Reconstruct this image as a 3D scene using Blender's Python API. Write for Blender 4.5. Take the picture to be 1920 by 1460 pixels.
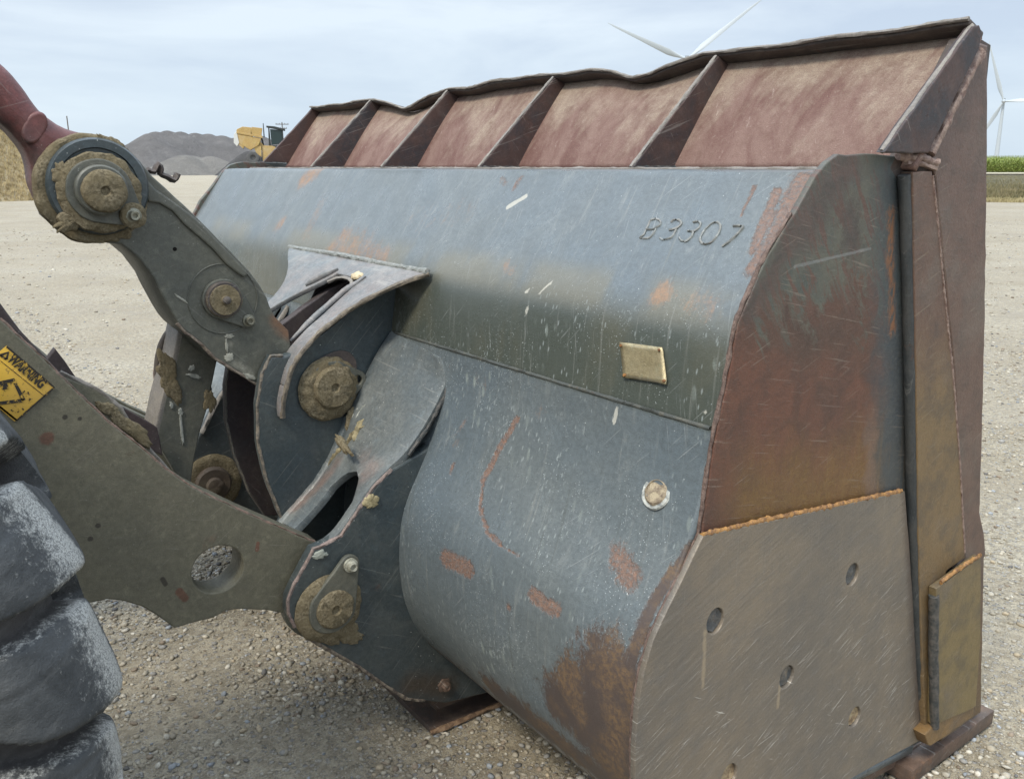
import bpy, bmesh, math, random
import numpy as np
from mathutils import Vector, Matrix, noise as mnoise
random.seed(7); rng = np.random.default_rng(7)
for o in list(bpy.data.objects): bpy.data.objects.remove(o)
sc = bpy.context.scene
COL = sc.collection

# ------------------------------------------------------------------ camera
cam = bpy.data.cameras.new('camera'); camo = bpy.data.objects.new('camera', cam); COL.objects.link(camo)
cam.sensor_width = 36; cam.sensor_fit = 'HORIZONTAL'; cam.lens = 30.5581
cam.clip_start = 0.05; cam.clip_end = 12000
rot = Matrix([(0.805363, 0.151225, -0.573168), (-0.592769, 0.199186, -0.780352), (-0.003842, 0.968223, 0.250059)]).to_4x4()
camo.matrix_world = Matrix.Translation((0, 0, 1.65)) @ rot
sc.camera = camo
# ------------------------------------------------------------------ sky, sun, exposure
SUN_EL, SUN_AZ = math.radians(52), math.radians(200)      # compass-free: angle of the sun's direction in the XY plane
w = bpy.data.worlds.new('World'); sc.world = w; w.use_nodes = True
nt = w.node_tree; nt.nodes.clear()
def wn(t, **k):
    n = nt.nodes.new(t)
    for a, b in k.items(): setattr(n, a, b)
    return n
sky = wn('ShaderNodeTexSky', sky_type='NISHITA', sun_disc=False, sun_elevation=SUN_EL, sun_rotation=math.pi/2 - SUN_AZ)
tc = wn('ShaderNodeTexCoord'); mp = wn('ShaderNodeMapping'); mp.inputs['Scale'].default_value = (1.0, 1.0, 4.2)
mp.inputs['Rotation'].default_value = (0.06, -0.05, 0.4)
nz = wn('ShaderNodeTexNoise'); nz.inputs['Scale'].default_value = 2.5; nz.inputs['Detail'].default_value = 7; nz.inputs['Roughness'].default_value = .55; nz.inputs['Distortion'].default_value = .35
nt.links.new(tc.outputs['Generated'], mp.inputs[0]); nt.links.new(mp.outputs[0], nz.inputs['Vector'])
cr = wn('ShaderNodeValToRGB'); e = cr.color_ramp.elements
e[0].position = .36; e[0].color = (4.05, 4.75, 5.75, 1); e[1].position = .62; e[1].color = (5.6, 6.3, 6.95, 1)
nt.links.new(nz.outputs['Fac'], cr.inputs[0])
sx = wn('ShaderNodeSeparateXYZ'); nt.links.new(tc.outputs['Generated'], sx.inputs[0])
mr = wn('ShaderNodeMapRange'); mr.inputs[1].default_value = 0; mr.inputs[2].default_value = .16; mr.inputs[3].default_value = 1; mr.inputs[4].default_value = 0
nt.links.new(sx.outputs[2], mr.inputs[0])
hz = wn('ShaderNodeMix', data_type='RGBA'); hz.inputs[7].default_value = (4.7, 5.7, 6.5, 1)
mm = wn('ShaderNodeMath', operation='MULTIPLY'); mm.inputs[1].default_value = .55
nt.links.new(mr.outputs[0], mm.inputs[0]); nt.links.new(mm.outputs[0], hz.inputs[0]); nt.links.new(cr.outputs[0], hz.inputs[6])
mx = wn('ShaderNodeMix', data_type='RGBA'); mx.inputs[0].default_value = .93
nt.links.new(sky.outputs[0], mx.inputs[6]); nt.links.new(hz.outputs[2], mx.inputs[7])
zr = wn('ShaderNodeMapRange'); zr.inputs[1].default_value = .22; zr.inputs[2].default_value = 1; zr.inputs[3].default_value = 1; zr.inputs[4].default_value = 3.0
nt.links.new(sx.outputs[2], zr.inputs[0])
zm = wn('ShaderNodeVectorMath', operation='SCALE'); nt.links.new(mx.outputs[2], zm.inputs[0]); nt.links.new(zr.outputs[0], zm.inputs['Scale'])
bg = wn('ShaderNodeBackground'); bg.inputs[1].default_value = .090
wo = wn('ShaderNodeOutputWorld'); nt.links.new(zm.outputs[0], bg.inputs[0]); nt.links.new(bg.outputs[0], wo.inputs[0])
sl = bpy.data.lights.new('sun', 'SUN'); sl.energy = 1.9; sl.angle = math.radians(12); sl.color = (1, .93, .80)
slo = bpy.data.objects.new('sun', sl); COL.objects.link(slo)
sd = Vector((math.cos(SUN_AZ)*math.cos(SUN_EL), math.sin(SUN_AZ)*math.cos(SUN_EL), math.sin(SUN_EL)))
slo.rotation_euler = sd.to_track_quat('Z', 'Y').to_euler(); slo.location = (0, 0, 30)
sc.view_settings.view_transform = 'Standard'; sc.view_settings.look = 'None'
sc.view_settings.exposure = 0.72; sc.view_settings.gamma = 1
sc.view_settings.use_curve_mapping = False

# ------------------------------------------------------------------ material tools
class M:
    def __init__(s, name, metallic=0.0, rough=.6, spec=.5):
        s.m = bpy.data.materials.new(name); s.m.use_nodes = True; s.t = s.m.node_tree
        s.b = s.t.nodes['Principled BSDF']
        s.b.inputs['Metallic'].default_value = metallic; s.b.inputs['Roughness'].default_value = rough
        s.b.inputs['Specular IOR Level'].default_value = spec
        s.tc = s.t.nodes.new('ShaderNodeTexCoord'); s.obj = s.tc.outputs['Object']; s.uv = s.tc.outputs['UV']
        s.h = None
    def link(s, a, b):
        if isinstance(a, bpy.types.NodeSocket): s.t.links.new(a, b)
        elif isinstance(a, (tuple, list)) and len(a) == 3 and b.type == 'RGBA': b.default_value = (*a, 1)
        else: b.default_value = a
    def map(s, vec, scale=(1, 1, 1), rot=(0, 0, 0), loc=(0, 0, 0)):
        n = s.t.nodes.new('ShaderNodeMapping'); s.link(vec, n.inputs[0])
        n.inputs['Scale'].default_value = scale; n.inputs['Location'].default_value = loc
        if any(rot):
            r = s.t.nodes.new('ShaderNodeMapping'); s.link(vec, r.inputs[0]); r.inputs['Rotation'].default_value = rot
            s.t.links.new(r.outputs[0], n.inputs[0])
        return n.outputs[0]
    def noise(s, scale, detail=4, rough=.55, vec=None, dist=0, col=False):
        n = s.t.nodes.new('ShaderNodeTexNoise'); s.link(vec if vec is not None else s.obj, n.inputs['Vector'])
        n.inputs['Scale'].default_value = scale; n.inputs['Detail'].default_value = detail
        n.inputs['Roughness'].default_value = rough; n.inputs['Distortion'].default_value = dist
        return n.outputs['Color' if col else 'Fac']
    def vor(s, scale, vec=None, feature='F1', out='Distance', rand=1):
        n = s.t.nodes.new('ShaderNodeTexVoronoi'); n.feature = feature; s.link(vec if vec is not None else s.obj, n.inputs['Vector'])
        n.inputs['Scale'].default_value = scale; n.inputs['Randomness'].default_value = rand
        return n.outputs[out]
    def math(s, op, a, b=0.0, c=0.0, clamp=False):
        n = s.t.nodes.new('ShaderNodeMath'); n.operation = op; n.use_clamp = clamp
        s.link(a, n.inputs[0]); s.link(b, n.inputs[1]); s.link(c, n.inputs[2]); return n.outputs[0]
    def vmath(s, op, a, b=(0, 0, 0), scale=None):
        n = s.t.nodes.new('ShaderNodeVectorMath'); n.operation = op; s.link(a, n.inputs[0]); s.link(b, n.inputs[1])
        if scale is not None: s.link(scale, n.inputs['Scale'])
        return n.outputs['Value'] if op in ('LENGTH', 'DOT_PRODUCT', 'DISTANCE') else n.outputs[0]
    def rng(s, v, a, b, lo=0.0, hi=1.0, smooth=True):
        n = s.t.nodes.new('ShaderNodeMapRange'); n.interpolation_type = 'SMOOTHSTEP' if smooth else 'LINEAR'; n.clamp = True
        s.link(v, n.inputs[0])
        if a > b: a, b, lo, hi = b, a, hi, lo
        n.inputs[1].default_value = a; n.inputs[2].default_value = b
        n.inputs[3].default_value = lo; n.inputs[4].default_value = hi
        return n.outputs[0]
    def mix(s, f, a, b):
        n = s.t.nodes.new('ShaderNodeMix'); n.data_type = 'RGBA'
        s.link(f, n.inputs[0]); s.link(a, n.inputs[6]); s.link(b, n.inputs[7]); return n.outputs[2]
    def fmix(s, f, a, b):
        n = s.t.nodes.new('ShaderNodeMix'); n.data_type = 'FLOAT'
        s.link(f, n.inputs[0]); s.link(a, n.inputs[2]); s.link(b, n.inputs[3]); return n.outputs[0]
    def attr(s, name, out='Fac'):
        n = s.t.nodes.new('ShaderNodeAttribute'); n.attribute_name = name; return n.outputs[out]
    def sep(s, v=None):
        n = s.t.nodes.new('ShaderNodeSeparateXYZ'); s.link(v if v is not None else s.obj, n.inputs[0]); return n.outputs
    def seg(s, a, b=None):                      # distance to a point or to a segment in object space
        if b is None: return s.vmath('DISTANCE', s.obj, tuple(a))
        a = Vector(a); ba = Vector(b) - a
        pa = s.vmath('SUBTRACT', s.obj, tuple(a))
        h = s.math('MULTIPLY', s.vmath('DOT_PRODUCT', pa, tuple(ba)), 1/ba.length_squared, clamp=True)
        return s.vmath('LENGTH', s.vmath('SUBTRACT', pa, s.vmath('SCALE', tuple(ba), scale=h)))
    def patch(s, a, b, r, nf, soft=.5, amp=1.0):   # ragged patch: 1 inside radius r of the segment
        d = s.math('ADD', s.seg(a, b), s.math('MULTIPLY', s.math('SUBTRACT', nf, .5), amp*r*2))
        return s.rng(d, r*(1-soft), r*(1+soft*.4), 1, 0)
    def amax(s, xs):
        o = xs[0]
        for x in xs[1:]: o = s.math('MAXIMUM', o, x)
        return o
    def bump(s, h, dist=.002, strength=1.0):
        n = s.t.nodes.new('ShaderNodeBump'); n.inputs['Strength'].default_value = strength; n.inputs['Distance'].default_value = dist
        s.link(h, n.inputs['Height'])
        if s.h is not None: s.t.links.new(s.h, n.inputs['Normal'])
        s.h = n.outputs[0]; s.t.links.new(s.h, s.b.inputs['Normal'])
    def done(s, col, rough=None, metal=None, spec=None):
        s.link(col, s.b.inputs['Base Color'])
        if rough is not None: s.link(rough, s.b.inputs['Roughness'])
        if metal is not None: s.link(metal, s.b.inputs['Metallic'])
        if spec is not None: s.link(spec, s.b.inputs['Specular IOR Level'])
        return s.m

def streaks(m, ang=0.0, fine=160, long=5, lo=.62, hi=.7, vec=None, seed=0.0, across=None):
    """thin scratches running along a direction that is turned by ang in the XZ plane"""
    v = m.map(vec if vec is not None else m.obj, scale=(long, long if across is None else across, fine), rot=(0, ang, 0), loc=(seed, seed, seed))
    return m.rng(m.noise(1.0, 3, .6, v), lo, hi)

def steel(name, base, alt, dust=(.32, .28, .2), dust_amt=.25, rust=(.16, .062, .03), rust_amt=.2, rough=.5, scr=.35, ang=(0.3, -.9),
          spec=.5, seed=0.0, scale=1.0, marks=(), rot_bump=.0006, metal=0.0, pits=.0, speck=.3, fine=160):
    m = M(name, metal, rough, spec)
    v = m.map(m.obj, loc=(seed*3.1, seed*1.7, seed))
    big = m.noise(2.6*scale, 6, .6, v, .4); mid = m.noise(14*scale, 6, .62, v, .3); fin = m.noise(95*scale, 5, .7, v)
    grain = m.noise(420*scale, 3, .7, v)
    c = m.mix(m.rng(m.math('ADD', m.math('MULTIPLY', big, .6), m.math('MULTIPLY', mid, .4)), .36, .64), base, alt)
    c = m.mix(m.math('MULTIPLY', m.rng(fin, .34, .66), .5), c, tuple(x*.5 for x in base))
    c = m.mix(m.math('MULTIPLY', m.rng(m.noise(32*scale, 6, .75, m.map(v, loc=(8, 8, 2))), .52, .68), .35), c, tuple(min(.6, x*1.7) for x in base))
    n2 = m.noise(6*scale, 7, .7, m.map(v, loc=(5, 2, 9)), .8)
    df = m.math('MULTIPLY', m.rng(n2, .46, .72), dust_amt)
    c = m.mix(df, c, dust)
    n3 = m.noise(9*scale, 8, .72, m.map(v, loc=(1, 7, 3)), .5)
    rf = m.math('MULTIPLY', m.rng(n3, .66-.16*rust_amt, .72), min(1, rust_amt*1.6))
    c = m.mix(rf, c, m.mix(m.rng(fin, .35, .65), rust, tuple(x*.5 for x in rust)))
    for kind, col, items in marks:
        nf = m.noise(38, 6, .75) if kind == 'sharp' else m.noise(16, 6, .7, dist=.6)
        fs = [m.patch(a, b, r, nf, .35 if kind == 'sharp' else .95, .6 if kind == 'sharp' else .9) for a, b, r in items]
        c = m.mix(m.math('MULTIPLY', m.amax(fs), .92 if kind == 'sharp' else .8), c, m.mix(m.rng(fin, .3, .7), col, tuple(x*.6 for x in col)))
    s1 = streaks(m, ang[0], fine, 4, .63, .7, seed=seed); s2 = streaks(m, ang[1], fine*.8, 7, .65, .71, seed=seed+4)
    sf = m.math('MULTIPLY', m.amax([s1, s2]), scr)
    c = m.mix(sf, c, (.42, .40, .36))
    vv = m.vor(70*scale, v); sp = m.math('MULTIPLY', m.rng(vv, .12, .05), m.rng(m.noise(7, 3, .6, v), .5, .6))
    c = m.mix(m.math('MULTIPLY', sp, speck), c, (.5, .5, .47))
    c = m.mix(m.math('MULTIPLY', m.rng(grain, .35, .65), .22), c, (.015, .014, .012))
    m.bump(m.math('ADD', m.math('MULTIPLY', fin, .6), m.math('MULTIPLY', grain, .4)), rot_bump*2.2)
    m.bump(m.math('ADD', mid, m.math('MULTIPLY', rf, .6)), .0035, .6)
    if pits: m.bump(m.rng(m.vor(55, v), .0, .35), .002, pits)
    r = m.math('ADD', m.math('MULTIPLY', m.math('ADD', df, rf), .35), m.math('ADD', rough-.08, m.math('MULTIPLY', fin, .2)), clamp=True)
    return m.done(c, r)

# ------------------------------------------------------------------ object tools
def tag(o, label=None, category=None, group=None, kind=None):
    if label: o['label'] = label
    if category: o['category'] = category
    if group: o['group'] = group
    if kind: o['kind'] = kind
    return o
def thing(name, loc, label, category, group=None):
    o = bpy.data.objects.new(name, None); COL.objects.link(o); o.location = loc; o.empty_display_size = .3
    return tag(o, label, category, group)
def parent_to(o, p):
    if p is not None:
        o.parent = p
        chain = Matrix.Identity(4); q = p
        while q is not None:
            chain = Matrix.Translation(q.location) @ chain if q.parent is None else chain
            q = q.parent
        o.matrix_parent_inverse = chain.inverted()
def link(name, me, mat, parent=None, label=None, smooth=35):
    o = bpy.data.objects.new(name, me); COL.objects.link(o)
    if mat is not None and not me.materials: me.materials.append(mat)
    if smooth is not None and len(me.polygons):
        me.polygons.foreach_set('use_smooth', [True]*len(me.polygons)); me.set_sharp_from_angle(angle=math.radians(smooth))
    if parent is not None:
        o.parent = parent
        r = parent
        while r.parent is not None: r = r.parent
        if parent is r: o.matrix_parent_inverse = Matrix.Translation(r.location).inverted()
    if label: o['label'] = label
    return o
def mesh(name, v, f):
    me = bpy.data.meshes.new(name); me.from_pydata([tuple(x) for x in v], [], [tuple(x) for x in f]); me.update(); return me
def bm_mesh(name, bm):
    me = bpy.data.meshes.new(name); bm.normal_update(); bm.to_mesh(me); bm.free(); return me
def catmull(pts, step=.02, closed=True):
    P = [np.array(p, float) for p in pts]; n = len(P); out = []
    for i in range(n if closed else n-1):
        if closed: a, b, c, d = P[(i-1) % n], P[i], P[(i+1) % n], P[(i+2) % n]
        else: a, b, c, d = P[max(i-1, 0)], P[i], P[i+1], P[min(i+2, n-1)]
        k = max(1, int(np.linalg.norm(c-b)/step))
        for j in range(k):
            t = j/k
            out.append(.5*((2*b)+(-a+c)*t+(2*a-5*b+4*c-d)*t*t+(-a+3*b-3*c+d)*t**3))
    if not closed: out.append(P[-1])
    return out
def densify(pts, step=.03, closed=True):
    P = [np.array(p, float) for p in pts]; n = len(P); out = []
    for i in range(n if closed else n-1):
        b, c = P[i], P[(i+1) % n]; k = max(1, int(np.linalg.norm(c-b)/step))
        out += [b+(c-b)*j/k for j in range(k)]
    if not closed: out.append(P[-1])
    return out
def circle(cx, cz, r, n=40, rz=None): return [(cx+r*math.cos(2*math.pi*i/n), cz+(rz or r)*math.sin(2*math.pi*i/n)) for i in range(n)]
def plate(name, outline, y0, y1, mat, parent=None, holes=(), bev=.003, smooth=False, jit=.0008, label=None, res=1, warp=None):
    """plate cut to an XZ outline, standing between Y=y0 and Y=y1, with rounded worn edges"""
    pts = catmull(outline, .012) if smooth else densify(outline, .03)
    s = sum(a[0]*b[1]-b[0]*a[1] for a, b in zip(pts, pts[1:]+pts[:1]))
    if s < 0: pts = pts[::-1]
    cu = bpy.data.curves.new(name, 'CURVE'); cu.dimensions = '2D'; cu.fill_mode = 'BOTH'
    t = abs(y1-y0); bev = min(bev, t*.45)
    cu.extrude = max(t/2-bev, 0.00005); cu.bevel_depth = bev; cu.bevel_resolution = res; cu.offset = -bev
    for k, ring in enumerate([pts]+[list(h) for h in holes]):
        sp = cu.splines.new('POLY'); sp.points.add(len(ring)-1); sp.use_cyclic_u = True
        for i, p in enumerate(ring):
            j = jit if k == 0 else jit*.4
            nx = mnoise.noise((p[0]*31, p[1]*31, y0*7+k))*j*2.2; nz_ = mnoise.noise((p[0]*31+9, p[1]*31, y0*7))*j*2.2
            sp.points[i].co = (p[0]+nx, p[1]+nz_, 0, 1)
    to = bpy.data.objects.new(name, cu); COL.objects.link(to)
    dg = bpy.context.evaluated_depsgraph_get(); me = bpy.data.meshes.new_from_object(to.evaluated_get(dg))
    bpy.data.objects.remove(to); bpy.data.curves.remove(cu)
    ym = (y0+y1)/2
    me.transform(Matrix(((1, 0, 0, 0), (0, 0, -1, ym), (0, 1, 0, 0), (0, 0, 0, 1))))
    me.materials.clear(); me.name = name
    return link(name, me, mat, parent, label)
def lathe(name, c, prof, mat, parent=None, n=48, axis=(0, -1, 0), lump=0, seed=0, label=None, lf=40):
    """turned shape: prof = [(radius, distance along axis)], axis points to the viewer side by default"""
    ax = Vector(axis).normalized(); u = ax.orthogonal().normalized(); w_ = ax.cross(u); c = Vector(c); v = []; f = []
    prof = list(prof)
    if prof[0][1] == 0 and prof[0][0] > 0: prof[0] = (prof[0][0], -.0022)
    if prof[-1][1] == 0 and prof[-1][0] > 0: prof[-1] = (prof[-1][0], -.0022)
    for (r, h) in prof:
        for i in range(n):
            a = 2*math.pi*i/n; d = u*math.cos(a)+w_*math.sin(a); p = c+d*r+ax*h
            if lump:
                k = mnoise.fractal(tuple(p*lf+Vector((seed, 0, 0))), 1, 2, 4)*lump; p = p+(d*.6+ax*.8)*k
            v.append(p)
    m = len(prof)
    for j in range(m-1):
        for i in range(n):
            f.append((j*n+i, j*n+(i+1) % n, (j+1)*n+(i+1) % n, (j+1)*n+i))
    if prof[0][0] > 1e-5: f.append(tuple(range(n))[::-1])
    if prof[-1][0] > 1e-5: f.append(tuple((m-1)*n+i for i in range(n)))
    me = mesh(name, v, f)
    bm = bmesh.new(); bm.from_mesh(me); bmesh.ops.remove_doubles(bm, verts=bm.verts, dist=1e-6); bmesh.ops.recalc_face_normals(bm, faces=bm.faces); bm.to_mesh(me); bm.free()
    return link(name, me, mat, parent, label, 40)
def tube(name, pts, r, mat, parent=None, n=8, lump=0, lf=60, flat=1.0, seed=0, ripple=0, label=None, taper=False):
    P = [Vector(p) for p in pts]; v = []; f = []; L = 0
    up = Vector((0, -1, 0)) if abs((P[-1]-P[0]).normalized().y) < .9 else Vector((0, 0, 1))
    for i, p in enumerate(P):
        t = (P[min(i+1, len(P)-1)]-P[max(i-1, 0)]).normalized(); s = t.cross(up).normalized(); q = s.cross(t)
        if i: L += (p-P[i-1]).length
        rr = r[i] if isinstance(r, (list, tuple)) else r
        rr *= 1+ripple*math.sin(L*2*math.pi/max(rr*1.1, .002))
        if taper: rr *= min(1, .35+3*min(i, len(P)-1-i)/len(P))
        for k in range(n):
            a = 2*math.pi*k/n; d = s*math.cos(a)+q*math.sin(a)*flat
            g = 1+(mnoise.fractal(tuple(p*lf+d*1.3+Vector((seed, 0, 0))), 1, 2, 3)*lump if lump else 0)
            v.append(p+d*rr*g)
    for i in range(len(P)-1):
        for k in range(n): f.append((i*n+k, i*n+(k+1) % n, (i+1)*n+(k+1) % n, (i+1)*n+k))
    f.append(tuple(range(n))[::-1]); f.append(tuple((len(P)-1)*n+k for k in range(n)))
    return link(name, mesh(name, v, f), mat, parent, label, 60)
def bead(name, pts, r, mat, parent=None, flat=.7, label=None):
    return tube(name, densify(pts, .003, False), r, mat, parent, 7, .45, 90, flat, ripple=.06, label=label)
def box(name, lo, hi, mat, parent=None, bev=.004, label=None, rz=0):
    bm = bmesh.new(); bmesh.ops.create_cube(bm, size=1)
    c = (Vector(lo)+Vector(hi))/2; d = Vector(hi)-Vector(lo)
    bmesh.ops.scale(bm, vec=d, verts=bm.verts)
    if bev: bmesh.ops.bevel(bm, geom=bm.edges[:], offset=bev, segments=2, affect='EDGES', profile=.6)
    if rz: bmesh.ops.rotate(bm, cent=(0, 0, 0), matrix=Matrix.Rotation(rz, 3, 'Z'), verts=bm.verts)
    bmesh.ops.translate(bm, vec=c, verts=bm.verts)
    return link(name, bm_mesh(name, bm), mat, parent, label, 40)
def prism(name, quad, thick, mat, parent=None, bev=.002, label=None):
    """a flat plate from four or more 3D corners, thickened along its normal"""
    Q = [Vector(q) for q in quad]; n = (Q[1]-Q[0]).cross(Q[2]-Q[0]).normalized(); k = len(Q)
    v = [q for q in Q]+[q-n*thick for q in Q]
    f = [tuple(range(k)), tuple(range(2*k-1, k-1, -1))]+[(i, i+k, (i+1) % k+k, (i+1) % k) for i in range(k)]
    bm = bmesh.new(); me = mesh(name, v, f); bm.from_mesh(me)
    bmesh.ops.recalc_face_normals(bm, faces=bm.faces)
    if bev: bmesh.ops.bevel(bm, geom=bm.edges[:], offset=bev, segments=2, affect='EDGES', profile=.6)
    bm.to_mesh(me); bm.free(); return link(name, me, mat, parent, label, 40)
def slab_grid(name, rows, thick, mat, parent=None, keep=None, label=None, bev=True):
    """rows of 3D points -> sheet thickened away from the viewer"""
    R_, C_ = len(rows), len(rows[0]); v = [p for r in rows for p in r]; f = []
    for i in range(R_-1):
        for j in range(C_-1):
            if keep is None or keep(i, j): f.append((i*C_+j, i*C_+j+1, (i+1)*C_+j+1, (i+1)*C_+j))
    me = mesh(name, v, f); bm = bmesh.new(); bm.from_mesh(me)
    loose = [x for x in bm.verts if not x.link_faces]; bmesh.ops.delete(bm, geom=loose, context='VERTS')
    bm.normal_update(); bm.to_mesh(me); bm.free()
    o = link(name, me, mat, parent, label, 50)
    s = o.modifiers.new('thickness', 'SOLIDIFY'); s.thickness = thick; s.offset = 0; s.use_even_offset = True
    if bev:
        b = o.modifiers.new('worn_edge', 'BEVEL'); b.width = .0035; b.segments = 2; b.limit_method = 'ANGLE'; b.angle_limit = math.radians(50)
    return o
def mud(name, c, rx, rz, h, mat, parent=None, seed=0, axis=(0, -1, 0), rot=0.0):
    """flat splat of dried mud stuck to a plate"""
    ax = Vector(axis).normalized(); u = Vector((1, 0, 0)) if abs(ax.x) < .8 else Vector((0, 1, 0)); u = (u-ax*u.dot(ax)).normalized(); w_ = ax.cross(u)
    c = Vector(c); n, m = 56, 12; v = [c+ax*h*.8]; f = []
    for j in range(1, m+1):
        for i in range(n):
            a = 2*math.pi*i/n; k = j/m
            er = 1+.42*mnoise.fractal((math.cos(a)*1.5+seed*3.3, math.sin(a)*1.5, seed), .75, 2.3, 6)*k
            x, z = rx*k*er*math.cos(a), rz*k*er*math.sin(a)
            x, z = x*math.cos(rot)-z*math.sin(rot), x*math.sin(rot)+z*math.cos(rot)
            p = c+u*x+w_*z
            lump = .55+.9*(.5+.5*mnoise.fractal(tuple(p*34+Vector((seed, 0, 0))), 1, 2, 3))
            hh = h*math.sqrt(max(0, 1-k**2.5))*lump-(.003 if j == m else 0)
            v.append(p+ax*hh)
    for i in range(n): f.append((0, 1+i, 1+(i+1) % n))
    for j in range(m-1):
        for i in range(n): f.append((1+j*n+i, 1+(j+1)*n+i, 1+(j+1)*n+(i+1) % n, 1+j*n+(i+1) % n))
    return link(name, mesh(name, v, f), mat, parent, None, 180)

# ------------------------------------------------------------------ materials
RUST_BR = (.085, .042, .028); RUST_OR = (.24, .098, .032); RUST_RED = (.16, .055, .035)
mud_m = M('dried_mud', 0, .95, .2)
_n = mud_m.noise(22, 7, .7); _f = mud_m.noise(160, 5, .7)
mud_m.bump(_f, .003); mud_m.bump(_n, .006)
MUD = mud_m.done(mud_m.mix(mud_m.rng(_n, .3, .7), (.155, .125, .074), mud_m.mix(mud_m.rng(_f, .35, .65), (.075, .060, .038), (.25, .21, .14))))
def weld_mat(name, a, b, rough=.6):
    m = M(name, .0, rough, .4); n = m.noise(60, 6, .7); f_ = m.noise(300, 3, .6)
    m.bump(n, .004); m.bump(f_, .0015)
    return m.done(m.mix(m.rng(n, .35, .65), a, b))
WELD_RUST = weld_mat('rusty_weld', (.36, .17, .05), (.10, .05, .03))
WELD_ORANGE = weld_mat('bright_rust_weld', (.42, .22, .07), (.17, .09, .045))
WELD_DARK = weld_mat('dark_weld', (.03, .035, .036), (.10, .09, .08))
WELD_RED = weld_mat('red_brown_weld', (.14, .085, .07), (.30, .22, .18))
WELD_PAINT = weld_mat('painted_weld', (.16, .17, .155), (.27, .27, .25), .5)
OLIVE = steel('olive_paint', (.148, .138, .096), (.118, .112, .082), dust_amt=.28, dust=(.21, .185, .13), rust_amt=.14, rough=.42, scr=.12, ang=(.6, -.3), speck=.25, seed=1,
              marks=[('sharp', (.15, .07, .045), [(a, b, r) for a, b, r in [([(0.5683,1.99,1.1417)][0], None, .012), ([(0.245,1.99,1.0955)][0], None, .016), ([(0.4871,1.99,0.6471)][0], [(0.4757,1.99,0.6703)][0], .010), ([(0.6704,1.99,0.7236)][0], [(0.6745,1.99,0.7397)][0], .006)]]),
                     ('sharp', (.035, .03, .024), [(a, b, r) for a, b, r in [([(0.3204,1.99,0.8788)][0], None, .006), ([(0.3019,1.99,0.8518)][0], None, .006), ([(0.4419,1.99,0.7125)][0], [(0.4464,1.99,0.6974)][0], .006), ([(0.3126,1.99,1.1269)][0], None, .005), ([(0.2845,1.99,1.1354)][0], None, .006)]])])
LEVER = steel('grey_green_paint', (.112, .112, .088), (.085, .088, .075), dust_amt=.3, dust=(.24, .215, .155), rust_amt=.16, rough=.4, scr=.12, ang=(-.8, .4), seed=2, speck=.5, marks=[('soft', (.22, .11, .06), [([(0.8854,2.31,1.2353)][0], [(0.9166,2.31,1.1941)][0], .022)]), ('soft', (.27, .26, .21), [([(0.8014,2.31,1.0953)][0], [(0.7597,2.31,1.1312)][0], .012), ([(0.7525,2.31,1.1839)][0], None, .010)])])
SLATE = steel('slate_paint', (.040, .056, .064), (.058, .070, .070), dust_amt=.28, dust=(.14, .145, .13), rust_amt=.2, rough=.34, scr=.14, ang=(.8, -.5), seed=3, speck=1,
              marks=[('soft', (.07, .05, .035), [([(1.171,1.93,0.1745)][0], [(1.0563,1.93,0.2195)][0], .05)])])
PADM = steel('scuffed_pad', (.115, .135, .142), (.15, .158, .15), dust_amt=.55, dust=(.30, .31, .29), rust_amt=.25, rust=(.20, .115, .085), rough=.36, scr=.2, ang=(-.9, -.7), seed=4, speck=1,
             marks=[('soft', (.26, .18, .15), [([(1.0047,2.0,0.837)][0], [(1.0924,2.15,0.8547)][0], .045), ([(1.0055,2.2,0.8185)][0], [(0.8882,2.25,0.6913)][0], .028)]), ('soft', (.07, .09, .10), [([(1.1518,2.26,1.0703)][0], [(1.0367,2.26,0.8612)][0], .035)])])
SADDLE = steel('scuffed_saddle', (.17, .195, .205), (.235, .20, .185), dust_amt=.6, dust=(.36, .34, .32), rust_amt=.24, rust=(.26, .15, .10), rough=.5, scr=.35, ang=(-.8, -.6), seed=5, speck=.4)
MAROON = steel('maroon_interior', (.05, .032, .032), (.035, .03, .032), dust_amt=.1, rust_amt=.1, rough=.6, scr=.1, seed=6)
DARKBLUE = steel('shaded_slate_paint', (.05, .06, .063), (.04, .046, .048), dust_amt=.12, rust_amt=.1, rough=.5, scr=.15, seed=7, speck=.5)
RIBM = steel('dark_rib_rust', (.085, .045, .036), (.026, .032, .040), dust_amt=.2, dust=(.2, .15, .125), rust_amt=.35, rust=(.12, .05, .032), rough=.6, scr=.25, seed=8, speck=.3, scale=1.6)
FLANGEM = steel('brown_flange_rust', (.085, .062, .054), (.055, .048, .045), dust_amt=.3, dust=(.26, .22, .17), rust_amt=.35, rust=(.13, .06, .04), rough=.65, scr=.2, seed=9, scale=1.4)
GREYEDGE = steel('worn_steel_edge', (.22, .20, .18), (.27, .24, .21), dust_amt=.3, rust_amt=.2, rough=.55, scr=.2, seed=10, scale=2)
MAGNET = steel('brass_plate', (.50, .41, .24), (.42, .34, .19), dust_amt=.3, dust=(.5, .43, .3), rust_amt=.05, rough=.35, scr=.3, seed=11, speck=.2, metal=.55)
BOLT = steel('bolt_steel', (.27, .26, .2), (.18, .17, .13), dust_amt=.4, rust_amt=.1, rough=.4, scr=.0, seed=12, metal=.5)
PLUG = steel('plug_steel', (.10, .11, .12), (.16, .15, .13), dust_amt=.4, dust=(.45, .33, .2), rust_amt=.3, rough=.5, scr=.0, seed=13, metal=.3, scale=3)
SKID = steel('skid_rust', (.15, .09, .06), (.055, .048, .045), dust_amt=.4, dust=(.3, .2, .13), rust_amt=.5, rust=(.26, .12, .05), rough=.55, scr=.4, seed=14)
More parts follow.
